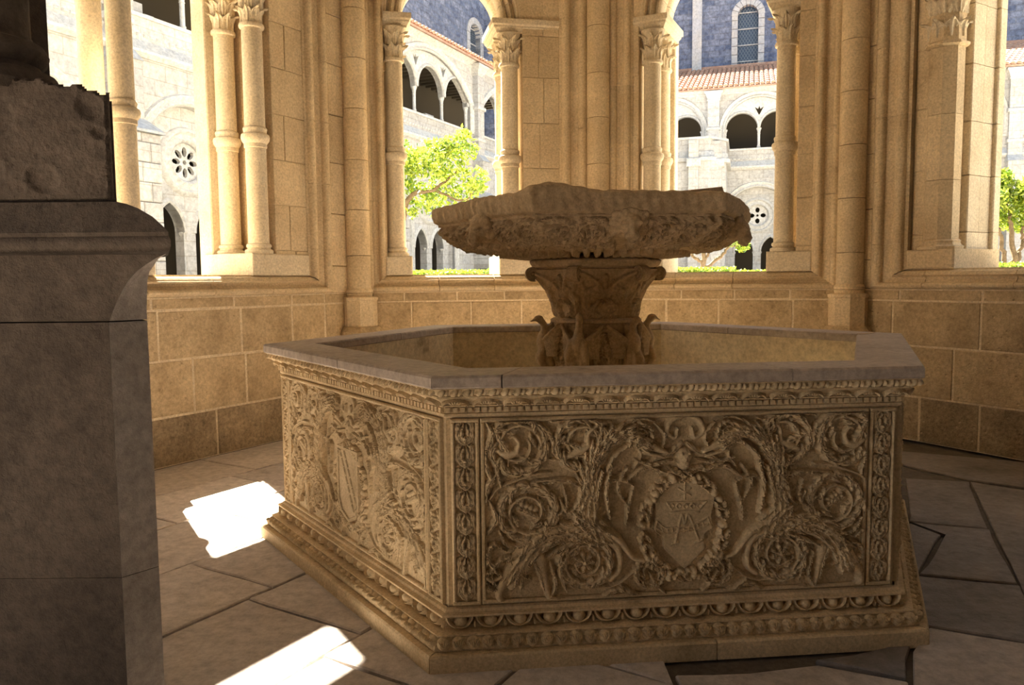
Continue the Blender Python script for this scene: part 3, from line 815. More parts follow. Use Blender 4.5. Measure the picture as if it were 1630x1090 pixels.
_a = FA.a[:2]; _n = -FA.n[:2]; _v1 = np.array(V1)
def an(s, n):
    return tuple(_v1 - s * _a + n * _n)
strips = [0.0, 0.70, 1.38, 2.06, 2.70, 3.42, 4.15, 4.85, 5.6, 6.3, 7.0]
cutsS = {1: [1.0, 2.25, 3.2, 4.6], 2: [0.6, 1.8, 2.9, 4.3], 3: [0.4, 2.3, 3.61, 4.9], 4: [1.2, 2.5, 3.77, 5.2], 0: [0.7, 2.0, 3.1, 4.2]}
for i in range(len(strips) - 1):
    cs = cutsS.get(i)
    cs = [-0.6] + (cs if cs else [0.8 + 0.3 * (i % 2), 2.2, 3.5 + 0.25 * (i % 3), 4.9]) + [6.2]
    for j in range(len(cs) - 1):
        poly = [an(cs[j], strips[i]), an(cs[j + 1], strips[i]), an(cs[j + 1], strips[i + 1]), an(cs[j], strips[i + 1])]
        poly = clip_half(poly, 0, -1, -1.6)
        if len(poly) > 2:
            yc = sum(q[1] for q in poly) / len(poly)
            poly = clip_half(poly, 1, 0, 0.6 if yc < 4.7 else 2.2)          # leave the right-hand paving free
        if len(poly) > 2:
            slab(poly)
RIGHT = [[(2.93, 5.67), (3.35, 5.56), (2.84, 4.49), (2.44, 4.64)], [(2.43, 4.61), (2.83, 4.48), (2.47, 3.65), (2.05, 3.78), (2.51, 4.39)],
         [(2.2, 4.68), (2.43, 4.61), (2.5, 4.39), (2.05, 3.79), (1.75, 3.79)], [(3.35, 5.56), (3.79, 5.16), (2.61, 3.29), (2.41, 3.54)],
         [(1.75, 3.78), (2.04, 3.77), (2.46, 3.64), (2.37, 3.43), (2.12, 3.05), (1.77, 3.2), (1.6, 3.25)], [(1.77, 3.2), (2.11, 3.04), (1.71, 2.44), (1.31, 2.45), (1.59, 2.99)],
         [(0.6, 2.82), (0.89, 2.84), (1.18, 2.9), (1.47, 2.77), (1.31, 2.45), (0.62, 2.46)], [(1.18, 2.91), (1.63, 3.07), (1.48, 2.78)],
         [(3.13, 6.7), (4.18, 6.12), (3.88, 5.16), (3.37, 5.6), (3.13, 6.05)], [(2.4, 3.53), (2.6, 3.28), (2.27, 2.85), (2.11, 3.04), (2.37, 3.43)],
         [(2.2, 6.6), (3.10, 6.7), (3.10, 6.06), (2.9, 5.7), (2.2, 5.9)], [(0.55, 2.42), (1.7, 2.42), (1.5, 1.6), (0.5, 1.6)], [(1.73, 2.42), (2.3, 2.85), (3.2, 2.1), (3.0, 1.6), (1.55, 1.6)],
         [(2.63, 3.27), (3.83, 5.15), (4.6, 4.6), (3.4, 2.7)], [(2.30, 2.84), (2.62, 3.24), (3.4, 2.66), (3.2, 2.12)], [(4.2, 6.1), (5.0, 5.2), (4.7, 4.6), (3.9, 5.15)]]
for i, p in enumerate(RIGHT):
    slab(p, 0.008, mat='slab' if i in (5, 6, 11) else 'slab_dark')
o = obj('floor_gallery', [(-9, -4.2, -0.004), (11, -4.2, -0.004), (11, 1.6, -0.004), (-9, 1.6, -0.004)], [(0, 1, 2, 3)], 'slab')
struct(o, 'gallery paving under the viewer')

# ================================================================== relief carving on a grid
class Relief:
    def __init__(s, u0, u1, z0, z1, res):
        s.U = np.arange(u0, u1 + res * 0.5, res)
        s.Z = np.arange(z0, z1 + res * 0.5, res)
        s.H = np.zeros((len(s.Z), len(s.U)))
        s.res = res
    def win(s, x0, x1, y0, y1):
        i0, i1 = np.searchsorted(s.U, [x0, x1])
        j0, j1 = np.searchsorted(s.Z, [y0, y1])
        return i0, i1, j0, j1
    def stroke(s, pts, w, h, rid=0, lob=0, n=None, mode='max', prof=0.42):
        """raised stroke; h in metres; rid = grooves across, lob = scalloped lobes along"""
        P = catmull(pts, n or max(10, 5 * len(pts)))
        W = np.interp(np.linspace(0, 1, len(P)), np.linspace(0, 1, len(w)), w)
        t_ = np.linspace(0, 1, len(P))
        if lob:
            W = W * (0.80 + 0.32 * np.abs(np.sin(math.pi * lob * t_)))
        m = W.max() + s.res
        i0, i1, j0, j1 = s.win(P[:, 0].min() - m, P[:, 0].max() + m, P[:, 1].min() - m, P[:, 1].max() + m)
        if i1 <= i0 or j1 <= j0:
            return
        X, Y = np.meshgrid(s.U[i0:i1], s.Z[j0:j1])
        bq = np.full(X.shape, 9.0); bs = np.zeros(X.shape); bt = np.zeros(X.shape)
        for k in range(len(P) - 1):
            a, b = P[k], P[k + 1]
            d = b - a
            L2 = d @ d + 1e-12
            t = np.clip(((X - a[0]) * d[0] + (Y - a[1]) * d[1]) / L2, 0, 1)
            ex, ey = X - a[0] - t * d[0], Y - a[1] - t * d[1]
            q = np.sqrt(ex * ex + ey * ey) / (W[k] + (W[k + 1] - W[k]) * t + 1e-9)
            sg = np.sign(d[0] * ey - d[1] * ex)
            u = q < bq
            bq[u] = q[u]; bs[u] = sg[u]; bt[u] = ((k + t) / (len(P) - 1))[u]
        ins = bq < 1
        hh = np.where(ins, h * np.power(np.clip(1 - bq * bq, 0, 1), prof), 0)
        if rid:
            hh = hh * (1 - 0.30 * (0.5 + 0.5 * np.cos(2 * math.pi * (bt * rid * 1.7 + bq * 0.9))) * np.clip(bq * 2.2, 0, 1))
            hh = hh * (1 - 0.35 * np.exp(-(bq / 0.10) ** 2))          # midrib groove
        B = s.H[j0:j1, i0:i1]
        if mode == 'max':
            s.H[j0:j1, i0:i1] = np.maximum(B, hh)
        else:
            s.H[j0:j1, i0:i1] = B + hh
    def dome(s, x, y, r, h, mode='max'):
        s.stroke([(x, y), (x + r * 0.02, y)], [r, r], h, n=2, mode=mode)
    def rosette(s, x, y, r, h, n=7, a0=0.0):
        for k in range(n):
            a = a0 + 2 * math.pi * k / n
            s.stroke([(x + 0.25 * r * math.cos(a), y + 0.25 * r * math.sin(a)), (x + 0.75 * r * math.cos(a), y + 0.75 * r * math.sin(a)), (x + r * math.cos(a), y + r * math.sin(a))], [r * .16, r * .30, r * .22], h, 2)
        s.dome(x, y, r * 0.25, h * 1.15)
    def spiral(s, x, y, r, a0, d, h, center='rosette'):
        """a scroll: curling stem with swirling acanthus leaves around it"""
        a0 = math.radians(a0)
        T = np.linspace(0, 1, 26)
        A = a0 + d * T * 2 * math.pi * 1.35
        Rr = r * (0.92 - 0.52 * T)
        s.stroke(np.stack([x + Rr * np.cos(A), y + Rr * np.sin(A)], 1), [r * .085, r * .07, r * .05], h * 0.75, n=60)
        m = 8
        for k in range(m):
            a = a0 + d * (k / m) * 2 * math.pi
            f = lambda da, q: (x + r * q * math.cos(a + d * da), y + r * q * math.sin(a + d * da))
            s.stroke([f(0, .74), f(0.45, .98), f(0.95, 1.0), f(1.2, .90)], [r * .06, r * .16, r * .13, r * .03], h * random.uniform(.85, 1.05), 3, 4)
            if k % 2 == 0:
                s.stroke([f(0.1, .62), f(0.5, .52), f(0.95, .60)], [r * .04, r * .11, r * .03], h * .8, 2, 3)
        if center == 'rosette':
            s.rosette(x, y, r * 0.36, h * 0.95, 7)
    def scaled(s, k):
        s.H = s.H * k
        return s
    def mesh_data(s, pt, full=False, eps=0.0008, noise=0.0, base=0.0):
        """pt(u, h, z) -> world; keeps only raised cells unless full"""
        H = s.H.copy()
        if noise:
            H = H + noise * (RNG.random(H.shape) - 0.5)
        nz, nu = H.shape
        UU, ZZ = np.meshgrid(s.U, s.Z)
        keep = np.ones(H.shape, bool) if full else (s.H > eps)
        cell = keep[:-1, :-1] | keep[1:, :-1] | keep[:-1, 1:] | keep[1:, 1:]
        idx = np.arange(nz * nu).reshape(nz, nu)
        q = np.stack([idx[:-1, :-1], idx[:-1, 1:], idx[1:, 1:], idx[1:, :-1]], -1)[cell]
        used = np.unique(q)
        remap = np.full(nz * nu, -1)
        remap[used] = np.arange(len(used))
        Hv = np.where(s.H > eps, H, (H if full else -0.002)).ravel()[used] + base
        return pt(UU.ravel()[used], Hv, ZZ.ravel()[used]), remap[q]

def frame_pt(F):
    def f(u, h, z):
        P = F.P[None, :] + u[:, None] * F.a[None, :] - h[:, None] * F.n[None, :]
        P[:, 2] += z
        return P
    return f

# ================================================================== FOREGROUND PIER (left edge of the view)
pier = root_struct('pier_entrance', (-1.7, 2.4, 0), 'dark worn entrance pier in the left foreground')
def loft(rows):
    """rows: list of (plan points, z) or list of 3D point loops"""
    n = len(rows[0])
    V = [p for r in rows for p in r]
    Fc = []
    for i in range(len(rows) - 1):
        for k in range(n):
            l = (k + 1) % n
            Fc.append((i * n + k, i * n + l, (i + 1) * n + l, (i + 1) * n + k))
    Fc += [tuple(reversed(range(n))), tuple(range((len(rows) - 1) * n, len(rows) * n))]
    return V, Fc
def prow(p1, p2, z, yb=2.25):
    return [(-2.3, yb, z), (p1, yb, z), (p2[0], p2[1], z), (-1.42, 2.8, z), (-2.3, 2.8, z)]
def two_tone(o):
    """canted face painted paler as if lit, the dark-crusted others painted shadier"""
    o.data.materials.append(M['pier_lit'])
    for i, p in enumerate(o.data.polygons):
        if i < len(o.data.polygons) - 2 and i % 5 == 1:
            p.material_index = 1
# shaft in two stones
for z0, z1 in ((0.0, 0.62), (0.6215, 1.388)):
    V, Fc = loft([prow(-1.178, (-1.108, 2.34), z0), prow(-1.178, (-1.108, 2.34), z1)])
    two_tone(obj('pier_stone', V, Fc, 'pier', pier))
rows = []
for z, a, b in ((1.392, -1.176, (-1.108, 2.34)), (1.42, -1.165, (-1.106, 2.335)), (1.45, -1.150, (-1.102, 2.33)), (1.48, -1.134, (-1.097, 2.325)), (1.51, -1.114, (-1.090, 2.315)),
                (1.535, -1.09, (-1.076, 2.30)), (1.555, -1.062, (-1.054, 2.285)), (1.572, -1.034, (-1.030, 2.262)), (1.585, -1.004, (-1.002, 2.25))):
    rows.append(prow(a, b, z))
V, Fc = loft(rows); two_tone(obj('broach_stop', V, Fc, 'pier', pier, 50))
def crow(x, y, z, bx):
    return [(-2.3, y, z), (x, y, z), (bx, 2.52, z), (-1.42, 2.8, z), (-2.3, 2.8, z)]
V, Fc = loft([crow(-1.0, 2.235, 1.586, -1.125), crow(-0.972, 2.20, 1.592, -1.115), crow(-0.958, 2.185, 1.605, -1.11), crow(-0.958, 2.185, 1.622, -1.11), crow(-0.968, 2.195, 1.634, -1.115),
              crow(-0.966, 2.19, 1.645, -1.12), crow(-0.985, 2.20, 1.662, -1.13), crow(-1.02, 2.215, 1.69, -1.15), crow(-1.065, 2.225, 1.715, -1.19), crow(-1.10, 2.232, 1.728, -1.22), crow(-1.13, 2.235, 1.735, -1.25)])
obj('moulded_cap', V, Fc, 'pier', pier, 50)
V, Fc = loft([[(-2.3, 2.25, z0), (-1.137, 2.25, z1), (-1.31, 2.5, z1), (-1.62, 2.75, z0), (-2.3, 2.75, z0)] for z0, z1 in ((1.737, 1.737), (1.98, 1.98), (2.13, 2.02))])
obj('pier_block', V, Fc, 'pier', pier)
rel = Relief(-2.0, -1.140, 1.745, 2.125, 0.006)
rel.H += 0.012
for x, z, r in ((-1.19, 2.0, 0.035), (-1.17, 1.93, 0.018), (-1.335, 1.80, 0.04), (-1.50, 1.82, 0.05), (-1.46, 1.98, 0.05), (-1.62, 1.92, 0.06)):
    g = Relief(-2.0, -1.140, 1.745, 2.125, 0.006)
    g.dome(x, z, r, 0.010); g.dome(x - r * .5, z + r * .2, r * .8, 0.010)
    rel.H[:g.H.shape[0], :g.H.shape[1]] -= g.H
top = 2.035 + 0.30 * np.clip((-1.14 - rel.U) / 0.5, 0, 1) ** 0.8 * 0.30 + 0.006 * np.sin(rel.U * 60) + 0.004 * np.sin(rel.U * 131)
rel.H[rel.Z[:, None] > top[None, :]] = 0
rel.H[:, -2:] *= 0.3
FP = Frame((0, 2.25), 0)
V, Fc = rel.mesh_data(frame_pt(FP), noise=0.003)
obj('worn_face', V, Fc, 'pier', pier, 60)
V, Fc = lathe([(0.19, 2.06), (0.20, 2.09), (0.185, 2.125), (0.15, 2.135), (0.145, 2.15), (0.16, 2.165), (0.168, 2.19), (0.155, 2.215), (0.13, 2.225), (0.125, 2.24)], 28, cx=-1.565, cy=2.36)
obj('column_base', V, Fc, 'pier', pier, 40)
V, Fc = lathe([(0.122, 2.235), (0.12, 4.6)], 28, cx=-1.565, cy=2.36); obj('column_shaft', V, Fc, 'pier', pier, 40)

# ================================================================== FOUNTAIN BASIN (hexagonal, carved)
CX, CY, ROT = 0.511, 4.685, math.radians(5.577)
RB = 1.87
def hv(k, R):
    a = ROT + k * math.pi / 3
    return (CX + R * math.cos(a), CY + R * math.sin(a))
def hexring(prof):
    V, Fc = [], []
    for R, z in prof:
        V += [(*hv(k, R), z) for k in range(6)]
    for i in range(len(prof) - 1):
        for k in range(6):
            l = (k + 1) % 6
            Fc.append((i * 6 + k, i * 6 + l, i * 6 + 6 + l, i * 6 + 6 + k))
    return V, Fc
def face(k, R=RB):
    p, q = hv(k, R), hv(k + 1, R)
    return Frame(p, ang(p, q))
basin = thing('fountain_basin', 'large hexagonal stone fountain basin with carved panels', 'fountain basin', (CX, CY, 0))
# plinth in two stones per visible side
for k in range(6):
    for (f0, f1) in ((0, 0.56), (0.56, 1)):
        def mixp(R, f):
            a, b = hv(k, R), hv(k + 1, R)
            return (a[0] + (b[0] - a[0]) * f, a[1] + (b[1] - a[1]) * f)
        g = 0.0012
        P = [mixp(2.03, f0 + g), mixp(2.03, f1 - g), mixp(1.7, f1 - g), mixp(1.7, f0 + g)]
        Q = [mixp(2.022, f0 + g), mixp(2.022, f1 - g), mixp(1.7, f1 - g), mixp(1.7, f0 + g)]
        V, Fc = loft([[(x, y, -0.01) for x, y in P], [(x, y, 0.058) for x, y in P], [(x, y, 0.066) for x, y in Q]])
        obj('plinth_stone', V, Fc, 'basin', basin)
V, Fc = hexring([(1.985, 0.064), (1.99, 0.075), (1.975, 0.10), (1.95, 0.118), (1.945, 0.122)]); obj('leaf_moulding', V, Fc, 'basin', basin)
V, Fc = hexring([(1.962, 0.116), (1.962, 0.122), (1.90, 0.126), (1.882, 0.145), (1.882, 0.168), (1.925, 0.178), (1.925, 0.186), (1.90, 0.19), (1.895, 0.20), (1.88, 0.206)]); obj('base_moulding', V, Fc, 'basin', basin)
V, Fc = hexring([(RB, 0.20), (RB, 0.985)]); obj('basin_wall', V, Fc, 'basin', basin)
V, Fc = hexring([(RB + .003, 0.965), (RB + .015, 0.972), (RB + .015, 0.982), (RB + .008, 0.985), (RB + .008, 1.008), (RB + .03, 1.012), (RB + .03, 1.017), (RB + .022, 1.02), (RB + .04, 1.035),
                 (RB + .062, 1.049), (RB + .062, 1.056), (RB + .055, 1.058), (RB + .075, 1.075), (RB + .095, 1.089), (RB + .09, 1.092)])
obj('cornice', V, Fc, 'basin', basin)
V, Fc = hexring([(1.676, 1.09), (1.676, 0.35)]); obj('inner_lining', V, Fc, 'lining', basin)
V = [(*hv(k, 1.68), 0.38) for k in range(6)]; obj('basin_floor', V, [tuple(range(6))], 'lining', basin)
# rim slabs, jointed as in the photograph
RIMCUT = {4: [0.0, 0.135, 0.72, 1.0], 3: [0.0, 0.55, 1.0], 5: [0.0, 0.4, 1.0], 0: [0.0, 0.6, 1.0], 1: [0.0, 0.5, 1.0], 2: [0.0, 0.45, 1.0]}
for k in range(6):
    cs = RIMCUT[k]
    for j in range(len(cs) - 1):
        rows = []
        for ins, z in ((0.006, 1.091), (0.0, 1.097), (0.0, 1.132), (0.009, 1.141)):
            o0, o1 = np.array(hv(k, 1.977 - ins)), np.array(hv(k + 1, 1.977 - ins))
            i0, i1 = np.array(hv(k, 1.672 + ins)), np.array(hv(k + 1, 1.672 + ins))
            g = 0.0
            def pt(a, b, f):
                return a + (b - a) * f
            f0 = cs[j] + (0.0015 if j else 0.0006); f1 = cs[j + 1] - (0.0015 if j < len(cs) - 2 else 0.0006)
            rows.append([(*pt(o0, o1, f0), z), (*pt(o0, o1, f1), z), (*pt(i0, i1, f1), z), (*pt(i0, i1, f0), z)])
        V, Fc = loft(rows)
        obj('rim_stone', V, Fc, 'rim', basin)
# iron clamp groove on the rim at the right
Fr = face(0, 1.70)
V, Fc = fbox(Frame(Fr.P, math.degrees(Fr.ang)), -0.012, 0.012, -0.15, 0.02, 1.139, 1.1435)
obj('rim_clamp', V, Fc, 'bowl', basin)

# small repeated ornaments, one mesh each, shared by all
def dome_me(name, w, h, dpt, n=8, m=4, rid=0, mat='basin', slant=0.0):
    """half egg lying on the xz plane, bulging to -y, base centre at origin"""
    V, Fc = [(slant * 0, -dpt, 0)], []
    for i in range(1, m + 1):
        t = math.pi / 2 * i / m
        for k in range(n):
            a = 2 * math.pi * k / n
            r = math.sin(t) * (1 + (0.18 * math.cos(rid * a) if rid else 0))
            x, z = w / 2 * r * math.cos(a), h / 2 * r * math.sin(a)
            V.append((x + slant * z, -dpt * math.cos(t), z))
    for k in range(n):
        Fc.append((0, 1 + k, 1 + (k + 1) % n))
    for i in range(m - 1):
        for k in range(n):
            l = (k + 1) % n
            Fc.append((1 + i * n + k, 1 + (i + 1) * n + k, 1 + (i + 1) * n + l, 1 + i * n + l))
    me = mesh(name, V, Fc, 60)
    me.materials.append(M[mat])
    return me
def strap_me(name, w, h, dpt, tw, up=False, n=8, mat='basin'):
    """a U-shaped (or arched) strap, bulging to -y"""
    V, Fc = [], []
    for i in range(n + 1):
        a = math.pi * i / n
        for r, y in ((1.0, 0.003), (1 - tw * .35, -dpt), (1 - tw, 0.003)):
            z = -h * r * math.sin(a) if not up else h * r * math.sin(a)
            V.append((w / 2 * r * math.cos(a), y, z))
    for i in range(n):
        for k in range(2):
            Fc.append((i * 3 + k, i * 3 + k + 1, i * 3 + 4 + k, i * 3 + 3 + k))
    me = mesh(name, V, Fc, 50)
    me.materials.append(M[mat])
    return me
def join_me(name, mes, mat='basin', smooth=55):
    B = MB()
    for me, T in mes:
        B.add([tuple(T @ v.co) for v in me.vertices], [list(p.vertices) for p in me.polygons])
    m = mesh(name, B.V, B.F, smooth)
    m.materials.append(M[mat])
    return m
EGG = dome_me('egg', 0.052, 0.048, 0.024, 10, 4)
STRAP = join_me('egg_strap', [(strap_me('x', 0.112, 0.050, 0.018, 0.30), Matrix.Translation((0, 0, 0.024))),
                              (dome_me('x', 0.012, 0.03, 0.012, 6, 2), Matrix.Translation((0.058, 0, -0.008)))])
fan = [(strap_me('x', 0.108, 0.030, 0.012, 0.28, True), Matrix.Translation((0, 0, -0.015)))]
for a in (-0.9, -0.45, 0, 0.45, 0.9):
    fan.append((dome_me('x', 0.012, 0.026, 0.010, 6, 2), Matrix.Translation((0.022 * math.sin(a), 0, -0.012 + 0.012 * math.cos(a))) @ Matrix.Rotation(a, 4, 'Y')))
FAN = join_me('palmette', fan)
SLEAF = join_me('cornice_leaf', [(dome_me('x', 0.030, 0.034, 0.014, 8, 3, 0, slant=0.5), Matrix.Identity(4)), (dome_me('x', 0.016, 0.022, 0.018, 6, 2, slant=0.5), Matrix.Translation((0.02, 0, 0.004)))])
bl = [(dome_me('x', 0.058, 0.05, 0.010, 10, 3), Matrix.Identity(4))]
for a in (-1.0, -0.5, 0, 0.5, 1.0):
    bl.append((dome_me('x', 0.010, 0.036, 0.017, 6, 2), Matrix.Translation((0.018 * math.sin(a), 0, -0.004)) @ Matrix.Rotation(a * 0.7, 4, 'Y')))
BLEAF = join_me('base_leaf', bl)
V, Fc = fbox(Frame((0, 0), 0), -0.009, 0.009, -0.014, 0.003, -0.010, 0.010)
DENT = mesh('dentil', V, Fc); DENT.materials.append(M['basin'])
def row(name, me, k, R, z, n, tilt=0.0, sc=(1, 1, 1), alt=None, jit=0.0):
    F = face(k, R)
    L = R
    st_ = L / n
    for i in range(n):
        m = (Matrix.Translation(F.pt((i + 0.5) * st_, 0, z)) @ Matrix.Rotation(F.ang, 4, 'Z') @ Matrix.Rotation(tilt, 4, 'X')
             @ Matrix.Diagonal((sc[0], sc[1] * random.uniform(.85, 1.1), sc[2], 1)))
        inst(name, me, m, basin)
for k in (3, 4, 5):
    row('egg', EGG, k, 1.895, 0.151, 16, -0.35, (1.1, 1.5, 1.1))
    row('egg_strap', STRAP, k, 1.905, 0.151, 16, -0.35, (1.05, 1.5, 1.05))
    row('base_leaf', BLEAF, k, 1.975, 0.094, 34, -0.55, (.95, 1.9, 1.1))
    row('palmette', FAN, k, RB + .046, 1.036, 16, 0.6, (1.02, 1.6, 1.1))
    row('cornice_leaf', SLEAF, k, RB + .080, 1.075, 40, 0.6, (1, 1.5, 1))
    row('dentil', DENT, k, RB + .012, 0.998, 66)

# ---- carved panels
def border(F, s0, s1, z0, z1, w, dpt, name, parent):
    B = MB()
    for (a, b, c, d) in ((s0, s1, z0, z0 + w), (s0, s1, z1 - w, z1), (s0, s0 + w, z0 + w, z1 - w), (s1 - w, s1, z0 + w, z1 - w)):
        V, Fc = fblock(F, a, b, -dpt, 0.003, c, d, 0.005, 0.001)
        B.add(V, Fc)
    return B.obj(name, 'basin', parent)
PZ0, PZ1 = 0.212, 0.962
def pilaster(k, s0, s1):
    F = face(k)
    p = border(F, s0, s1, PZ0, PZ1, 0.014, 0.022, 'pilaster', basin)
    w = (s1 - s0)
    rel = Relief(s0 + .012, s1 - .012, PZ0 + .012, PZ1 - .012, 0.0032)
    n = 8
    c = (s0 + s1) / 2
    h = (PZ1 - PZ0 - .03) / n
    for i in range(n):
        z = PZ0 + .016 + i * h
        for sg in (-1, 1):
            rel.stroke([(c, z), (c + sg * w * .22, z + h * .35), (c + sg * w * .25, z + h * .85), (c + sg * w * .12, z + h * .98)], [w * .05, w * .14, w * .11, w * .04], 0.022, 3, 4)
            rel.stroke([(c, z + h * .1), (c + sg * w * .12, z + h * .5), (c + sg * w * .04, z + h * .9)], [w * .04, w * .09, w * .03], 0.026, 2, 3)
        rel.dome(c, z + h * .3, w * .08, 0.03)
    V, Fc = rel.mesh_data(frame_pt(F), noise=0.001)
    o = obj('leaf_chain', V, Fc, 'basin', p, 70)
for k in (3, 4, 5):
    pilaster(k, 0.018, 0.128); pilaster(k, RB - 0.128, RB - 0.018)
    border(face(k), 0.134, RB - 0.134, PZ0, PZ1, 0.016, 0.02, 'panel_frame', basin)
def plumage(g, pts, w, h):
    """overlapping leaf-feathers laid along a body"""
    P = catmull(pts, 60)
    W = np.interp(np.linspace(0, 1, 60), np.linspace(0, 1, len(w)), w)
    for i in range(3, 56, 5):
        t = P[i + 1] - P[i - 1]
        t = t / np.linalg.norm(t)
        nn = np.array([-t[1], t[0]])
        for q in (-.75, -.25, .25, .75):
            a = P[i] + nn * W[i] * q * .75
            b = a + t * .036 + nn * W[i] * q * .30
            c = a + t * .078 + nn * W[i] * q * .85
            g.stroke([a, b, c], [.006, .0135, .002], h * (1 - .30 * abs(q)) * (1 + .12 * (i % 2)), 1, 2)

UM = RB / 2 + 0.022
def mir(pts, sg):
    return [(UM + sg * u, z) for u, z in pts]
PAN = (0.15, RB - 0.15, PZ0 + .014, PZ1 - .014)
def in_poly(poly, X, Y):
    ins = np.zeros(X.shape, bool)
    n = len(poly)
    for i in range(n):
        (x0, y0), (x1, y1) = poly[i], poly[(i + 1) % n]
        c = ((y0 > Y) != (y1 > Y)) & (X < (x1 - x0) * (Y - y0) / (y1 - y0 + 1e-12) + x0)
        ins ^= c
    return ins
def carve(FF, side, k):
    """scrolls, beasts, birds and wreath of one carved face"""
    rel = Relief(*PAN, 0.0031)
    random.seed(3)
    for sg in (1, -1):
        for pts, w, h, rid, lob in FOLIAGE:
            rel.stroke(mir(pts, sg), w, h * .0017, rid, lob)
        for (u, z, r, a, d) in SPIRALS:
            rel.spiral(UM + sg * u, z, r, a if sg == 1 else 180 - a, d * sg, 0.037, 'rosette' if r > 0.05 and abs(z - 0.39) < .06 or r < .05 else None)
        # basket of fruit in the middle scroll
        u, z = SPIRALS[1][0], SPIRALS[1][1]
        rel.stroke(mir([(u - .035, z + .015), (u + .035, z - .02)], sg), [.014, .014], 0.028, 3)
        for i in range(4):
            rel.dome(UM + sg * (u - .025 + .018 * i), z + .035 - .008 * i, 0.013, 0.026)
    # grotesque head with scrolled brackets over the shield
    for sg in (1, -1):
        rel.stroke(mir([(-.01, .955), (-.06, .93), (-.075, .885), (-.04, .865), (-.03, .90)], sg), [.012, .014, .013, .010, .006], 0.026)
        rel.stroke(mir([(-.01, .84), (-.06, .80), (-.12, .78), (-.17, .74)], sg), [.010, .016, .014, .006], 0.026, 3, 4)
        rel.stroke(mir([(-.02, .72), (-.07, .735), (-.11, .72)], sg), [.012, .014, .005], 0.024, 3, 3)
    rel.dome(UM, .79, .036, .034); rel.dome(UM, .755, .026, .036); rel.dome(UM - .016, .80, .009, .040); rel.dome(UM + .016, .80, .009, .040); rel.dome(UM, .775, .010, .042)
    rel.H += 0.0045 * np.clip(RNG.random(rel.H.shape) - .5, 0, 1)
    V, Fc = rel.scaled(k).mesh_data(frame_pt(FF), True, noise=0.0012, base=0.002)
    obj('scroll_relief', V, Fc, 'basin', basin, 75)
    for sg in (1, -1):
        g = Relief(*PAN, 0.0031)
        for pts, w, h, rid, lob in GRIFFIN:
            g.stroke(mir(pts, sg), w, h * .0013 * (1 if rid else .8), rid, lob)
        for pts, w, h, rid, lob in GRIFFIN[:2]:
            plumage(g, mir(pts, sg), w, .050)
        g.dome(UM + sg * -.135, .842, .007, .042)
        V, Fc = g.scaled(k).mesh_data(frame_pt(FF), noise=0.001, base=0.003)
        o = obj('winged_beast', V, Fc, 'basin', basin, 75)
        o['label'] = 'carved leafy beast rearing up ' + ('left' if sg == 1 else 'right') + ' of the shield on the ' + side + ' face'
        for B in BIRDS:
            g = Relief(*PAN, 0.0031)
            for pts, w, h, rid, lob in B:
                g.stroke(mir(pts, sg), w, h * .001, rid, lob)
            V, Fc = g.scaled(k).mesh_data(frame_pt(FF), base=0.003)
            obj('bird', V, Fc, 'basin', basin, 75)
    g = Relief(*PAN, 0.0031)
    random.seed(11)
    for i in range(30):
        a = 2 * math.pi * i / 30
        x, z = UM + .168 * math.cos(a), .50 + .205 * math.sin(a)
        if i % 3 == 0:
            for q in range(3):
                g.dome(x + random.uniform(-.018, .018), z + random.uniform(-.018, .018), random.uniform(.014, .018), 0.044)
        else:
            tx, tz = -math.sin(a), math.cos(a)
            if math.cos(a) * 1 > 0: tx, tz = tx, tz
            for q in (-1, 1):
                nx, nz = math.cos(a) * q, math.sin(a) * q
                g.stroke([(x - tx * .02, z - tz * .02), (x + nx * .014, z + nz * .014), (x + tx * .024 + nx * .02, z + tz * .024 + nz * .02)], [.006, .013, .003], 0.040, 2)
    for sg in (-1, 1):
        g.rosette(UM + sg * .135, .365, .034, .044, 8)
    V, Fc = g.scaled(k).mesh_data(frame_pt(FF), base=0.003)
    o = obj('fruit_wreath', V, Fc, 'basin', basin, 75)
    o['label'] = 'oval wreath of fruit and leaves around the shield on the ' + side + ' face'

carve(face(4), 'front', 1.0)
carve(face(3), 'left', 0.55)
carve(face(5), 'right', 0.8)
FF = face(4)
g = Relief(UM - .16, UM + .16, .28, .73, 0.0026)
X, Y = np.meshgrid(g.U, g.Z)
g.H[in_poly(mir(SHIELD, 1), X, Y)] = 0.024
ee = Relief(UM - .16, UM + .16, .28, .73, 0.0026)
for pts, w, h in EMBLEM:
    ee.stroke(mir(pts, 1), [w * 1.15, w * 1.15], 0.006, n=len(pts) * 4)
g.H += np.where(g.H > 0, ee.H, 0)
V, Fc = g.mesh_data(frame_pt(FF), noise=0.0006)
o = obj('shield', V, Fc, 'basin', basin, 60)
o['label'] = 'shield with star, crown and monogram over a ribbon'
FLf = face(3)
g = Relief(UM - .21, UM + .21, .29, .75, 0.003)
X, Y = np.meshgrid(g.U, g.Z)
SH2 = [(UM - .125, .69), (UM + .125, .69), (UM + .125, .42), (UM + .09, .355), (UM, .32), (UM - .09, .355), (UM - .125, .42)]
SH3 = [(UM - .11, .675), (UM + .11, .675), (UM + .11, .43), (UM + .08, .37), (UM, .337), (UM - .08, .37), (UM - .11, .43)]
g.H[in_poly(SH2, X, Y)] = 0.026
g.H[in_poly(SH3, X, Y)] = 0.019
ee = Relief(UM - .21, UM + .21, .29, .75, 0.003)
for off in (0.0, .05):
    for i in range(7):
        u, z = UM - .09 + off + i * .022, .665 - i * .042
        ee.stroke([(u, z), (u + .016, z - .028)], [.006, .006], .007, n=3)
g.H += np.where(g.H > 0, ee.H, 0)
V, Fc = g.mesh_data(frame_pt(FLf), noise=0.0006)
o = obj('shield', V, Fc, 'basin', basin, 60)
o['label'] = 'shield with a diagonal chequered band on the left face'

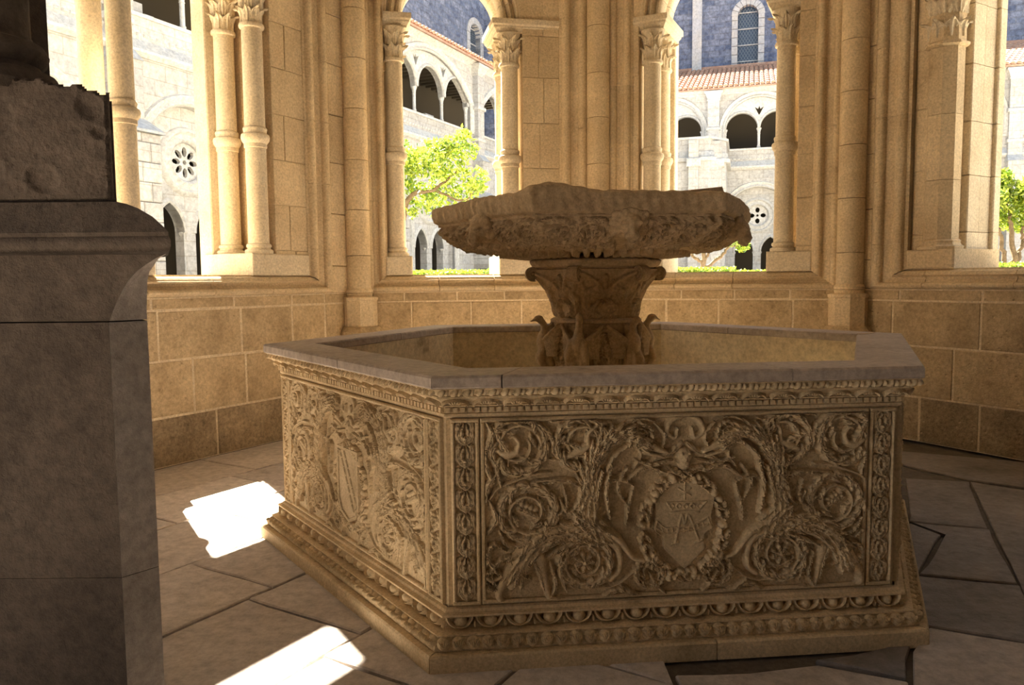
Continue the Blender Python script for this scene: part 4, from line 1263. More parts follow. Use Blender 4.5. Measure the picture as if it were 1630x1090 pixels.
g = Relief(UM - .16, UM + .16, .28, .73, 0.004)
X, Y = np.meshgrid(g.U, g.Z)
g.H[in_poly(mir(SHIELD, 1), X, Y)] = 0.022
V, Fc = g.mesh_data(frame_pt(face(5)), noise=0.0006)
obj('shield', V, Fc, 'basin', basin, 60)
# ================================================================== UPPER BOWL AND ITS PEDESTAL
def voxel(parts, size, smooth_it=4):
    """one continuous sculpted surface from overlapping ellipsoids / capsules"""
    B = MB()
    for p in parts:
        if p[0] == 'e':
            _, c, r, rot = p
            n, m = 16, 10
            V, Fc = [], []
            Rm = rot if rot is not None else Matrix.Identity(3)
            for i in range(m + 1):
                t = math.pi * i / m
                for k in range(n):
                    a = 2 * math.pi * k / n
                    v = Vector((r[0] * math.sin(t) * math.cos(a), r[1] * math.sin(t) * math.sin(a), r[2] * math.cos(t)))
                    V.append(tuple(Vector(c) + Rm @ v))
            for i in range(m):
                for k in range(n):
                    l = (k + 1) % n
                    Fc.append((i * n + k, (i + 1) * n + k, (i + 1) * n + l, i * n + l))
            B.add(V, Fc)
        else:
            _, P, R = p
            Q = catmull(P, 4 * len(P))
            W = np.interp(np.linspace(0, 1, len(Q)), np.linspace(0, 1, len(R)), R)
            V, Fc = tube(Q, W, 12)
            B.add(V, Fc)
            for q, w in ((Q[0], W[0]), (Q[-1], W[-1])):
                B.add(*[(lambda s: ([tuple(np.array(v) * w + q) for v in s[0]], s[1]))(SPH)][0])
    me = bpy.data.meshes.new('tmp')
    me.from_pydata(B.V, [], B.F)
    ob = bpy.data.objects.new('tmp', me)
    COL.objects.link(ob)
    md = ob.modifiers.new('r', 'REMESH')
    md.mode = 'VOXEL'
    md.voxel_size = size
    sm = ob.modifiers.new('s', 'SMOOTH')
    sm.iterations = smooth_it
    sm.factor = 0.5
    dg = bpy.context.evaluated_depsgraph_get()
    ev = ob.evaluated_get(dg)
    out = bpy.data.meshes.new_from_object(ev)
    bpy.data.objects.remove(ob)
    out.polygons.foreach_set('use_smooth', [True] * len(out.polygons))
    return out
def _sph(n=10, m=6):
    V, Fc = [], []
    for i in range(m + 1):
        t = math.pi * i / m
        for k in range(n):
            a = 2 * math.pi * k / n
            V.append((math.sin(t) * math.cos(a), math.sin(t) * math.sin(a), math.cos(t)))
    for i in range(m):
        for k in range(n):
            l = (k + 1) % n
            Fc.append((i * n + k, (i + 1) * n + k, (i + 1) * n + l, i * n + l))
    return V, Fc
SPH = _sph()

def hexr(t, rnd):
    """radius of a hexagon of circumradius 1 in direction t, blended to a circle by rnd"""
    a = ((t - ROT) % (math.pi / 3)) - math.pi / 6
    return (1 - rnd) * math.cos(math.pi / 6) / math.cos(a) + rnd * 0.965

BR = 0.985
bowl = thing('fountain_bowl', 'weathered raised fountain bowl with carved underside and broken rim', 'fountain bowl', (CX, CY, 1.63))
PROFB = [(0.40, 1.638, .6), (0.50, 1.641, .5), (0.60, 1.650, .42), (0.69, 1.664, .34), (0.765, 1.684, .28), (0.825, 1.708, .22), (0.872, 1.736, .17), (0.905, 1.764, .13), (0.926, 1.79, .10), (0.938, 1.812, .08),
         (0.940, 1.818, .07), (0.938, 1.826, .06), (0.952, 1.832, .05), (0.965, 1.84, .05), (0.972, 1.87, .05), (0.975, 1.90, .05), (0.968, 1.925, .06), (0.945, 1.935, .06), (0.86, 1.93, .06), (0.80, 1.90, .1), (0.6, 1.82, .3), (0.3, 1.78, .6), (0.02, 1.77, 1)]
def rim_dz(t):
    """chipped and broken rim: offset of the top edge by direction (degrees from the right-hand corner)"""
    d = math.degrees(t - ROT) % 360
    xs = [0, 8, 20, 35, 50, 60, 120, 165, 172, 180, 188, 198, 208, 222, 232, 239, 244, 250, 258, 300, 330, 345, 352, 360]
    ys = [-.05, -.04, 0, .01, 0, .01, .01, 0, .004, -.006, -.004, .004, .012, .008, .008, .03, .042, .03, .006, .0, .004, -.008, -.03, -.05]
    return float(np.interp(d, xs, ys))
# underside carving drawn on an unrolled strip: u = angle 0..360 deg as metres, z = profile length
NT = 960
ru = 2 * math.pi * 0.8
PL = [0.0]
for i in range(1, len(PROFB)):
    PL.append(PL[-1] + math.hypot(PROFB[i][0] - PROFB[i - 1][0], PROFB[i][1] - PROFB[i - 1][1]))
LEN_U = PL[9]
rel = Relief(0, ru, 0, LEN_U, ru / NT)
random.seed(21)
for fct in range(6):
    c = ru * (fct + 0.5) / 6
    w = ru / 6
    for sg in (-1, 1):
        for (x, z, r, a, d) in ((.21, LEN_U - .115, .100, 200, -1), (.405, LEN_U - .105, .088, 20, 1)):
            rel.spiral(c + sg * x * w, z, r, a if sg > 0 else 180 - a, d * sg, 0.036)
        for q in range(6):
            x, z = c + sg * (.05 + .075 * q) * w, LEN_U - .29 + .02 * (q % 2)
            rel.stroke([(x, z), (x + sg * .035, z + .055), (x + sg * .09, z + .085)], [.012, .028, .004], .034, 2, 3)
        rel.stroke([(c + sg * .5 * w, LEN_U - .22), (c + sg * .47 * w, LEN_U - .12), (c + sg * .5 * w, LEN_U - .02)], [.014, .03, .01], .036, 2, 3)
    # gadroon leaves round the foot of the bowl
    for q in range(8):
        x = c + (q - 3.5) / 8 * w
        rel.stroke([(x, 0.0), (x + .012, .10), (x + .03, .19)], [.028, .034, .010], 0.034, 2, 2)
V, Fc = [], []
M_sub = []
for i in range(len(PROFB) - 1):
    st_ = 10 if i < 9 else (2 if i < 17 else 1)
    for q in range(st_):
        M_sub.append((i, q / st_))
M_sub.append((len(PROFB) - 2, 1.0))
for (i, f) in M_sub:
    r0, z0, k0 = PROFB[i]; r1, z1, k1 = PROFB[i + 1]
    r, z, kr = r0 + (r1 - r0) * f, z0 + (z1 - z0) * f, k0 + (k1 - k0) * f
    L = PL[i] + (PL[i + 1] - PL[i]) * f
    dr, dz = r1 - r0, z1 - z0
    ln = math.hypot(dr, dz) + 1e-9
    nr, nz = dz / ln, -dr / ln
    for k in range(NT):
        t = ROT + 2 * math.pi * k / NT
        h = 0.0
        if L < LEN_U:
            j = min(int(L / rel.res), rel.H.shape[0] - 1)
            h = rel.H[j, k] - 0.014
        rough = 0.004 * math.sin(37 * t + 50 * z) * math.sin(23 * t - 80 * z) + 0.003 * math.sin(91 * t + 31 * z)
        R = r * BR / 0.975 * hexr(t, kr) * (1.0 if r > 0.1 else 1.0)
        zt = z
        if z > 1.84 and r > 0.55:
            zt = z + rim_dz(t) * (z - 1.84) / 0.09 + 0.004 * math.sin(53 * t) * math.sin(17 * t + 1)
        if math.degrees(t - ROT) % 360 > 352 or math.degrees(t - ROT) % 360 < 5:
            R *= 0.985
        V.append((CX + (R + (h + rough) * nr) * math.cos(t), CY + (R + (h + rough) * nr) * math.sin(t), zt + (h) * nz))
nr_ = len(M_sub)
for i in range(nr_ - 1):
    for k in range(NT):
        l = (k + 1) % NT
        Fc.append((i * NT + k, i * NT + l, (i + 1) * NT + l, (i + 1) * NT + k))
obj('bowl_body', V, Fc, 'bowl', bowl, 75)

# lion heads, one on each side of the bowl (local: face to -y)
lion = voxel([('e', (0, 0.01, 0.0), (.085, .06, .082), None), ('e', (0, -.035, .015), (.058, .06, .062), None), ('e', (0, -.075, -.025), (.036, .045, .034), None), ('e', (-.018, -.095, -.032), (.022, .024, .022), None),
              ('e', (.018, -.095, -.032), (.022, .024, .022), None), ('e', (0, -.085, -.06), (.022, .03, .014), None), ('e', (0, -.108, -.012), (.014, .016, .012), None),
              ('e', (-.034, -.072, .034), (.024, .02, .012), None), ('e', (.034, -.072, .034), (.024, .02, .012), None),
              ('e', (-.028, -.080, .012), (.011, .01, .009), None), ('e', (.028, -.080, .012), (.011, .01, .009), None), ('e', (-.075, -.02, .065), (.022, .016, .024), None), ('e', (.075, -.02, .065), (.022, .016, .024), None),
              ('t', [(0, -.06, .05), (0, -.10, .0)], [.016, .013])]
             + [('t', [(.06 * math.cos(a), -.03, .062 * math.sin(a)), (.085 * math.cos(a), -.022, .088 * math.sin(a)), (.105 * math.cos(a + .25), .0, .10 * math.sin(a + .25))], [.016, .018, .007]) for a in [0.3 + i * 0.32 for i in range(9)] + [3.3, 3.6, -.2, -.45]], 0.0052, 3)
lion.materials.append(M['bowl'])
for fct in range(6):
    a = ROT + math.radians(60 * fct + 30)
    r = 0.80
    m = (Matrix.Translation((CX + r * math.cos(a), CY + r * math.sin(a), 1.772)) @ Matrix.Rotation(a + math.pi / 2, 4, 'Z') @ Matrix.Rotation(0.35, 4, 'X') @ Matrix.Diagonal((1.0, 1.0, .92, 1)))
    o = inst('lion_head', lion, m, bowl)

# loose slab lying on the rim at the right
a = ROT + math.radians(327)
V = [(0.93, 4.02, 1.945), (1.155, 4.20, 1.950), (1.08, 4.36, 1.955), (0.85, 4.16, 1.950), (0.93, 4.02, 1.956), (1.14, 4.20, 1.992), (1.08, 4.36, 1.995), (0.85, 4.16, 1.962)]
frag = obj('stone_fragment', V, BOXF, 'bowl')
tag(frag, 'broken flat stone lying on the right side of the bowl rim', 'stone fragment')

# ---- pedestal
ped = thing('fountain_pedestal', 'carved capital-shaped pedestal with winged creatures carrying the bowl', 'pedestal', (CX, CY, 0.38))
def corner(t):
    """1 at the six corners, 0 at the middle of the sides"""
    return 0.5 + 0.5 * math.cos(6 * (t - ROT))
PROFP = [(0.235, 1.27, 0.02), (0.236, 1.29, .03), (0.24, 1.33, .05), (0.25, 1.38, .08), (0.268, 1.43, .13), (0.288, 1.475, .19), (0.305, 1.515, .26), (0.315, 1.545, .30), (0.318, 1.56, .30), (0.30, 1.564, .3), (0.30, 1.57, .3),
         (0.335, 1.574, .22), (0.345, 1.59, .22), (0.352, 1.604, .22), (0.352, 1.614, .22), (0.34, 1.622, .2), (0.30, 1.63, .1)]
NP = 360
PLp = [0.0]
for i in range(1, len(PROFP)):
    PLp.append(PLp[-1] + math.hypot(PROFP[i][0] - PROFP[i - 1][0], PROFP[i][1] - PROFP[i - 1][1]))
rp = 2 * math.pi * 0.28
rel = Relief(0, rp, 0, PLp[8], rp / NP)
random.seed(9)
for fct in range(6):
    c = rp * (fct + .5) / 6
    w = rp / 6
    H_ = PLp[8]
    for sg in (-1, 1):
        rel.stroke([(c + sg * w * .10, .01), (c + sg * w * .26, H_ * .16), (c + sg * w * .12, H_ * .36)], [.014, .030, .006], .030, 4, 4)
        rel.stroke([(c + sg * w * .33, .02), (c + sg * w * .40, H_ * .35), (c + sg * w * .28, H_ * .62)], [.010, .026, .006], .024, 4, 4)
        rel.stroke([(c + sg * w * .05, H_ * .45), (c + sg * w * .18, H_ * .60), (c + sg * w * .14, H_ * .78)], [.010, .020, .004], .022, 3, 3)
        rel.stroke([(c, H_ * .45), (c + sg * w * .2, H_ * .75), (c + sg * w * .45, H_ * .93)], [.008, .012, .012], .022, 0)
        rel.stroke([(c + sg * w * .36, H_ * .5), (c + sg * w * .46, H_ * .72), (c + sg * w * .42, H_ * .9)], [.010, .020, .006], .020, 3, 4)
    rel.rosette(c, H_ * .40, .034, .028, 5, math.pi / 2)
    rel.stroke([(c, H_ * .5), (c, H_ * .85)], [.010, .018], .022, 3, 3)
rel_c = Relief(0, rp, PLp[10], PLp[14], rp / NP)
V, Fc = [], []
sub = []
for i in range(len(PROFP) - 1):
    st_ = 6 if i < 8 else 2
    for q in range(st_):
        sub.append((i, q / st_))
sub.append((len(PROFP) - 2, 1.0))
for (i, f) in sub:
    r0, z0, k0 = PROFP[i]; r1, z1, k1 = PROFP[i + 1]
    r, z, kk = r0 + (r1 - r0) * f, z0 + (z1 - z0) * f, k0 + (k1 - k0) * f
    L = PLp[i] + (PLp[i + 1] - PLp[i]) * f
    for k in range(NP):
        t = ROT + 2 * math.pi * k / NP
        h = 0
        if L < PLp[8]:
            h = rel.H[min(int(L / rel.res), rel.H.shape[0] - 1), k]
        elif i >= 10:
            h = 0.008 * max(0, math.cos(6 * (t - ROT) + math.pi)) ** 3 * (1 if z < 1.62 else 0)
        R = r * (1 + kk * (corner(t) - 0.35)) + h
        V.append((CX + R * math.cos(t), CY + R * math.sin(t), z))
n = len(sub)
for i in range(n - 1):
    for k in range(NP):
        l = (k + 1) % NP
        Fc.append((i * NP + k, i * NP + l, (i + 1) * NP + l, (i + 1) * NP + k))
obj('leaf_capital', V, Fc, 'bowl', ped, 75)
V, Fc = lathe([(0.26, 1.245), (0.275, 1.25), (0.275, 1.262), (0.26, 1.27), (0.236, 1.274)], 48, cx=CX, cy=CY, a0=ROT, a1=ROT + 2 * math.pi); obj('collar', V, Fc, 'bowl', ped, 40)
# lower drum with carved leaves
rel = Relief(0, rp, 0.0, 0.30, rp / NP)
for fct in range(6):
    c = rp * (fct + .5) / 6
    rel.spiral(c, .20, .06, 90, 1, .022); rel.spiral(c - .02, .08, .05, 0, -1, .022)
    for q in range(6):
        x = c + random.uniform(-.1, .1); z = random.uniform(.02, .22)
        rel.stroke([(x, z), (x + random.uniform(-.03, .03), z + .05), (x + random.uniform(-.05, .05), z + .08)], [.006, .016, .003], .02, 3, 3)
V, Fc = [], []
zs = [0.38, 0.9] + list(np.linspace(0.95, 1.25, 60))
for z in zs:
    for k in range(NP):
        t = ROT + 2 * math.pi * k / NP
        h = rel.H[min(int((z - .95) / rel.res), rel.H.shape[0] - 1), k] if z >= .95 else 0
        R = (0.25 if z > .92 else .30) * (1 + 0.05 * (corner(t) - .5)) + h
        V.append((CX + R * math.cos(t), CY + R * math.sin(t), z))
for i in range(len(zs) - 1):
    for k in range(NP):
        l = (k + 1) % NP
        Fc.append((i * NP + k, i * NP + l, (i + 1) * NP + l, (i + 1) * NP + k))
obj('carved_drum', V, Fc, 'bowl', ped, 75)
# corner volutes: a rolled spiral band standing on edge, axis tangential
T = np.linspace(0, 1, 46)
sp = []
for t in T:
    a = -math.pi * 0.6 + t * 2 * math.pi * 2.1
    r = 0.042 * (1 - 0.80 * t)
    sp.append((r * math.cos(a), r * math.sin(a)))
V, Fc = [], []
for i, (x, z) in enumerate(sp):
    w = 0.030 * (1 + 0.25 * T[i])
    th = 0.0075 * (1 - .5 * T[i])
    l = math.hypot(x, z) + 1e-9
    V += [(x - x / l * th, -w, z - z / l * th), (x + x / l * th, -w, z + z / l * th), (x + x / l * th, w, z + z / l * th), (x - x / l * th, w, z - z / l * th)]
for i in range(len(sp) - 1):
    for k in range(4):
        l = (k + 1) % 4
        Fc.append((i * 4 + k, i * 4 + l, i * 4 + 4 + l, i * 4 + 4 + k))
B = MB().add(V, Fc)
sv, sf = SPH
for y in (-.036, .036):
    B.add([(v[0] * .010, v[1] * .010 + y, v[2] * .010) for v in sv], sf)
core = lathe([(0.036, -0.026), (0.036, 0.026)], 20)
B.add([(v[0], v[2], v[1]) for v in core[0]], core[1])
VOL = mesh('volute', B.V, B.F, 45); VOL.materials.append(M['bowl'])
for k in range(6):
    a = ROT + math.pi / 3 * k
    inst('volute', VOL, Matrix.Translation((CX + .385 * math.cos(a), CY + .385 * math.sin(a), 1.538)) @ Matrix.Rotation(a, 4, 'Z'), ped)
# winged creatures at the six corners (local x = outwards)
fig = voxel([('e', (.315, 0, 1.13), (.050, .048, .075), None), ('t', [(.32, 0, 1.16), (.315, 0, 1.205), (.325, 0, 1.24), (.345, 0, 1.262)], [.036, .024, .020, .022]), ('e', (.350, 0, 1.268), (.030, .022, .021), None),
             ('t', [(.37, 0, 1.262), (.402, 0, 1.25)], [.012, .004]), ('t', [(.30, 0, 1.09), (.29, 0, 1.0), (.285, 0, .93)], [.045, .04, .03]),
             ('t', [(.325, .028, 1.08), (.345, .040, 1.02), (.315, .040, .97), (.33, .042, .925)], [.026, .024, .014, .016]), ('t', [(.325, -.028, 1.08), (.345, -.040, 1.02), (.315, -.040, .97), (.33, -.042, .925)], [.026, .024, .014, .016]),
             ('e', (.345, .042, .92), (.034, .02, .012), None), ('e', (.345, -.042, .92), (.034, .02, .012), None), ('t', [(.29, 0, 1.17), (.27, 0, 1.22)], [.03, .02])], 0.006, 3)
fig.materials.append(M['bowl'])
frn = voxel([('e', (.315, 0, 1.12), (.046, .050, .075), None), ('t', [(.31, 0, 1.17), (.30, 0, 1.22), (.295, 0, 1.27)], [.034, .024, .022]), ('e', (.298, 0, 1.285), (.020, .024, .026), None),
             ('t', [(.30, 0, 1.06), (.292, 0, 1.0), (.288, 0, .93)], [.05, .044, .036]), ('t', [(.33, .04, 1.14), (.345, .055, 1.06), (.32, .052, 1.0)], [.022, .02, .014]), ('t', [(.33, -.04, 1.14), (.345, -.055, 1.06), (.32, -.052, 1.0)], [.022, .02, .014]),
             ('t', [(.325, .022, 1.06), (.335, .030, .99), (.322, .030, .92)], [.024, .022, .016]), ('t', [(.325, -.022, 1.06), (.335, -.030, .99), (.322, -.030, .92)], [.024, .022, .016]), ('e', (.335, .03, .915), (.03, .02, .012), None), ('e', (.335, -.03, .915), (.03, .02, .012), None)], 0.006, 3)
frn.materials.append(M['bowl'])
# wing plate: feathered, from the shoulder back to the tip at the middle of the side
def wing_me(sg):
    rel = Relief(0, .17, 0, .20, 0.004)
    for q in range(9):
        rel.stroke([(.0 + q * .004, .10 - q * .012), (.07 + q * .002, .13 - q * .018), (.155 - q * .006, .185 - q * .022)], [.012, .016, .006], .016 + .001 * (q % 2), 3)
    rel.stroke([(0, .10), (.06, .135), (.155, .195)], [.016, .014, .005], .024)
    def pt(u, h, z):
        tt = (math.radians(8) + u / .17 * math.radians(21)) * sg
        r = .315 - .055 * u / .17 + h
        return np.stack([r * np.cos(tt), r * np.sin(tt), 1.045 + z], 1)
    V, Fc = rel.mesh_data(pt)
    me = mesh('wing', V, Fc, 75)
    me.materials.append(M['bowl'])
    return me
WL, WR = wing_me(1), wing_me(-1)
for k in range(6):
    m = Matrix.Translation((CX, CY, 0)) @ Matrix.Rotation(ROT + math.pi / 3 * k, 4, 'Z')
    inst('winged_creature', frn if k == 4 else fig, m, ped)
    inst('wing', WL, m, ped); inst('wing', WR, m, ped)
# ================================================================== COURTYARD BUILDINGS
from mathutils.geometry import tessellate_polygon

def masonry(name, base, F, bw, bh, c1, c2, cm, mortar=0.02, bump=0.35):
    """stone with coursed joints laid along a facade direction (too far away to pick the stones apart)"""
    m = M[base].copy()
    m.name = name
    nt = m.node_tree
    N, Lk = nt.nodes, nt.links
    b = N['Principled BSDF']
    geo = N.new('ShaderNodeNewGeometry')
    dot = N.new('ShaderNodeVectorMath'); dot.operation = 'DOT_PRODUCT'
    dot.inputs[1].default_value = tuple(F.a)
    Lk.new(geo.outputs['Position'], dot.inputs[0])
    sp = N.new('ShaderNodeSeparateXYZ')
    Lk.new(geo.outputs['Position'], sp.inputs[0])
    cb = N.new('ShaderNodeCombineXYZ')
    Lk.new(dot.outputs['Value'], cb.inputs['X'])
    Lk.new(sp.outputs['Z'], cb.inputs['Y'])
    br = N.new('ShaderNodeTexBrick')
    br.inputs['Scale'].default_value = 1.0
    br.inputs['Brick Width'].default_value = bw
    br.inputs['Row Height'].default_value = bh
    br.inputs['Mortar Size'].default_value = mortar
    br.inputs['Color1'].default_value = rgba(c1)
    br.inputs['Color2'].default_value = rgba(c2)
    br.inputs['Mortar'].default_value = rgba(cm)
    Lk.new(cb.outputs['Vector'], br.inputs['Vector'])
    src = b.inputs['Base Color'].links[0].from_socket
    mx = N.new('ShaderNodeMix'); mx.data_type = 'RGBA'; mx.blend_type = 'MULTIPLY'
    mx.inputs['Factor'].default_value = 1.0
    Lk.new(src, mx.inputs['A'])
    Lk.new(br.outputs['Color'], mx.inputs['B'])
    Lk.new(mx.outputs['Result'], b.inputs['Base Color'])
    M[name] = m

FLc = Frame((-1.71, 31.26), 64.5)
FRc = Frame((12.2, 35.9), -17.0)
masonry('facadeL', 'facade', FLc, 0.62, 0.36, (1.05, 1.03, 1.0), (0.90, 0.90, 0.92), (0.80, 0.76, 0.70), 0.012)
masonry('facadeR', 'facade', FRc, 0.62, 0.36, (1.05, 1.03, 1.0), (0.90, 0.90, 0.92), (0.80, 0.76, 0.70), 0.012)
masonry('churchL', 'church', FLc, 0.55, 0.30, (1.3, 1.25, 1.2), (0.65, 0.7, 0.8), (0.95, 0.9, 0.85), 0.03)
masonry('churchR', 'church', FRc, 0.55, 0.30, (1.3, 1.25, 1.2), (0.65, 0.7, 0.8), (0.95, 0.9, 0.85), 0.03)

def plate(F, outer, holes, d0, d1, name, mat, parent):
    """wall plate with holes: front at d0, reveals to d1, back at d1"""
    loops = [outer] + holes
    tri = tessellate_polygon([[Vector((x, z, 0)) for x, z in L] for L in loops])
    flat = [p for L in loops for p in L]
    n = len(flat)
    V = [F.pt(x, d0, z) for x, z in flat] + [F.pt(x, d1, z) for x, z in flat]
    Fc = [tuple(t) for t in tri] + [tuple(n + i for i in reversed(t)) for t in tri]
    o = 0
    for L in loops:
        m = len(L)
        for i in range(m):
            j = (i + 1) % m
            Fc.append((o + i, o + j, n + o + j, n + o + i))
        o += m
    return obj(name, V, Fc, mat, parent)

def arc(cx, cz, r, a0, a1, n):
    return [(cx + r * math.cos(math.radians(a0 + (a1 - a0) * i / n)), cz + r * math.sin(math.radians(a0 + (a1 - a0) * i / n))) for i in range(n + 1)]
def round_op(cx, w, z0, zs, n=12):
    """round-headed opening outline"""
    return [(cx - w / 2, z0), (cx + w / 2, z0)] + arc(cx, zs, w / 2, 0, 180, n)
def pointed_op(cx, w, z0, zs, n=7):
    R = w * 0.95
    a = math.degrees(math.acos((R - w / 2) / R))
    return [(cx - w / 2, z0), (cx + w / 2, z0)] + arc(cx + w / 2 - R, zs, R, 0, a, n) + arc(cx - w / 2 + R, zs, R, 180 - a, 180, n)[1:]
def sweep(F, path, prof, name, mat, parent, closed=False):
    """moulding swept along a path in the facade plane; prof = (offset outward from the path, d)"""
    P = np.array(path)
    n = len(P)
    V, Fc = [], []
    m = len(prof)
    for i in range(n):
        a = P[(i - 1) % n] if (closed or i) else P[i]
        b = P[(i + 1) % n] if (closed or i < n - 1) else P[i]
        t = (b - a) / (np.linalg.norm(b - a) + 1e-9)
        nr = np.array([t[1], -t[0]])
        for q, d in prof:
            p = P[i] + nr * q
            V.append(F.pt(p[0], d, p[1]))
    for i in range(n if closed else n - 1):
        j = (i + 1) % n
        for k in range(m - 1):
            Fc.append((i * m + k, i * m + k + 1, j * m + k + 1, j * m + k))
    return obj(name, V, Fc, mat, parent, 50)

def colonette(F, s, d, z0, z1, r, parent):
    x, y, _ = F.pt(s, d, 0)
    h = z1 - z0
    V, Fc = lathe([(r * 1.7, z0), (r * 1.7, z0 + .05), (r * 1.25, z0 + .09), (r * 1.4, z0 + .12), (r, z0 + .15), (r, z1 - .27), (r * 1.25, z1 - .26), (r * 1.0, z1 - .23), (r * 1.25, z1 - .12), (r * 1.75, z1 - .05), (r * 1.85, z1 - .04), (r * 1.85, z1)], 12, cx=x, cy=y)
    return obj('colonette', V, Fc, 'facade_trim', parent, 40)

MOULD = [(0.0, 0.10), (0.0, -0.02), (0.05, -0.07), (0.10, -0.02), (0.13, 0.0), (0.18, -0.05), (0.24, -0.07), (0.28, 0.01)]
SMALL = [(0.0, 0.08), (0.0, -0.03), (0.05, -0.06), (0.09, -0.02), (0.12, 0.02)]

def bay(F, s0, s1, nl, parent, wm, zg=0.3, lower=True, upper=True, rose=8):
    c = (s0 + s1) / 2
    W = s1 - s0
    # ---- lower storey: round blind arch with oculus over a pair of pointed arches
    if lower:
        Ri = min(1.45, W / 2 - 0.42)
        zs = 4.25
        plate(F, [(s0, zg), (s1, zg), (s1, 6.62), (s0, 6.62)], [round_op(c, 2 * Ri, zg + .05, zs, 20)], 0.0, 0.28, 'arcade_wall', wm, parent)
        sweep(F, [(c + Ri, zg)] + arc(c, zs, Ri, 0, 180, 24) + [(c - Ri, zg)], MOULD, 'arch_moulding', 'facade_trim', parent)
        w = 0.82 if Ri > 1.2 else 0.72
        gap = 0.36
        x1, x2 = c - gap / 2 - w / 2, c + gap / 2 + w / 2
        zo, ro = 4.42, 0.46
        plate(F, [(c - Ri - .05, zg)] + [(c + Ri + .05, zg)] + arc(c, zs, Ri + .05, 0, 180, 20), [pointed_op(x1, w, zg + .06, 2.72), pointed_op(x2, w, zg + .06, 2.72), arc(c, zo, ro, 0, 342, 19)],
              0.26, 0.55, 'tympanum', wm, parent)
        sweep(F, arc(c, zo, ro, 0, 345, 23), [(0.0, .40), (0.0, .24), (.06, .19), (.12, .24), (.2, .25), (.26, .17), (.33, .19), (.38, .26)], 'oculus_moulding', 'facade_trim', parent, True)
        petals = [arc(c, zo, ro * .13, 0, 300, 5)]
        for k in range(rose):
            a = 2 * math.pi * k / rose
            cx_, cz_ = c + ro * .55 * math.cos(a), zo + ro * .55 * math.sin(a)
            L = []
            for q in range(8):
                b = 2 * math.pi * q / 8
                u, v = ro * .27 * math.cos(b), ro * (.155 if rose > 5 else .22) * math.sin(b)
                L.append((cx_ + u * math.cos(a) - v * math.sin(a), cz_ + u * math.sin(a) + v * math.cos(a)))
            petals.append(L)
        plate(F, arc(c, zo, ro + .02, 0, 345, 23), petals, 0.33, 0.43, 'rose_tracery', 'facade_trim', parent)
        for x in (x1, x2):
            sweep(F, pointed_op(x, w, 2.72, 2.72)[1:], SMALL2, 'arch_moulding', 'facade_trim', parent)
        for q in (-.10, .10):
            colonette(F, c + q, 0.38, zg, 2.74, 0.065, parent)
        colonette(F, c - gap / 2 - w - .06, 0.36, zg, 2.74, 0.06, parent)
        colonette(F, c + gap / 2 + w + .06, 0.36, zg, 2.74, 0.06, parent)
    # ---- string course and parapet
    V, Fc = loft([[F.pt(s0, -.06, 6.52), F.pt(s1, -.06, 6.52), F.pt(s1, .1, 6.52), F.pt(s0, .1, 6.52)], [F.pt(s0, -.16, 6.60), F.pt(s1, -.16, 6.60), F.pt(s1, .1, 6.6), F.pt(s0, .1, 6.6)], [F.pt(s0, -.16, 6.66), F.pt(s1, -.16, 6.66), F.pt(s1, .1, 6.66), F.pt(s0, .1, 6.66)]])
    obj('string_course', V, Fc, 'facade_trim', parent)
    V, Fc = loft([[F.pt(s0, -.15, 6.662), F.pt(s1, -.15, 6.662), F.pt(s1, .1, 6.662), F.pt(s0, .1, 6.662)], [F.pt(s0, -.02, 6.90), F.pt(s1, -.02, 6.90), F.pt(s1, .1, 6.9), F.pt(s0, .1, 6.9)]])
    obj('sloped_ledge', V, Fc, 'weathered', parent)
    V, Fc = fbox(F, s0, s1, 0.0, 0.3, 6.9, 7.40); obj('parapet', V, Fc, wm, parent)
    V, Fc = fbox(F, s0, s1, -.05, 0.34, 7.40, 7.48); obj('parapet_coping', V, Fc, 'facade_trim', parent)
    B = MB()
    nb = int(W / 0.17)
    for i in range(nb):
        V, Fc = fblock(F, s0 + (i + .15) * W / nb, s0 + (i + .8) * W / nb, -.035, 0.02, 6.985, 7.05, .02, 0)
        B.add(V, Fc)
    B.obj('bead_row', 'facade_trim', parent)
    # ---- upper gallery
    if upper:
        zsp = 8.50
        hw = W / 2 - 0.50
        rise = 1.30
        top = 10.0
        R = (hw * hw + rise * rise) / (2 * rise)
        zc = zsp + rise - R
        a = math.degrees(math.asin(min(1, hw / R)))
        seg = arc(c, zc, R, 90 - a, 90 + a, 20)
        plate(F, [(s0, 7.48), (s1, 7.48), (s1, 10.02), (s0, 10.02)], [[(c - hw, 7.50), (c + hw, 7.50)] + seg], 0.0, 0.26, 'gallery_wall', wm, parent)
        sweep(F, [(c + hw, 7.48)] + seg + [(c - hw, 7.48)], MOULD, 'arch_moulding', 'facade_trim', parent)
        lw = 2 * hw / nl
        zz = 8.42
        w = lw - 0.13
        lo = []
        holes = []
        for i in range(nl):
            x = c - hw + (i + .5) * lw
            lo += [(x - w / 2, zz)] + arc(x, zz, w / 2, 180, 0, 14)[1:-1] + [(x + w / 2, zz)]
            sweep(F, arc(x, zz, w / 2, 0, 180, 14), [(0.0, .28), (0.0, .06), (.03, .02), (.07, .03), (.10, .08), (.12, .10)], 'light_moulding', 'facade_trim', parent)
        for i in range(1, nl):
            x = c - hw + i * lw
            colonette(F, x, 0.20, 7.48, 8.42, 0.062, parent)
            zt = zz + w * .42
            e = min(.2, w * .2)
            holes.append([(x - .02, zt), (x + .02, zt), (x + e, zt + .36), (x + .05, zt + .28), (x, zt + .40), (x - .05, zt + .28), (x - e, zt + .36)])
        for x in (c - hw + .02, c + hw - .02):
            colonette(F, x, 0.20, 7.48, 8.42, 0.06, parent)
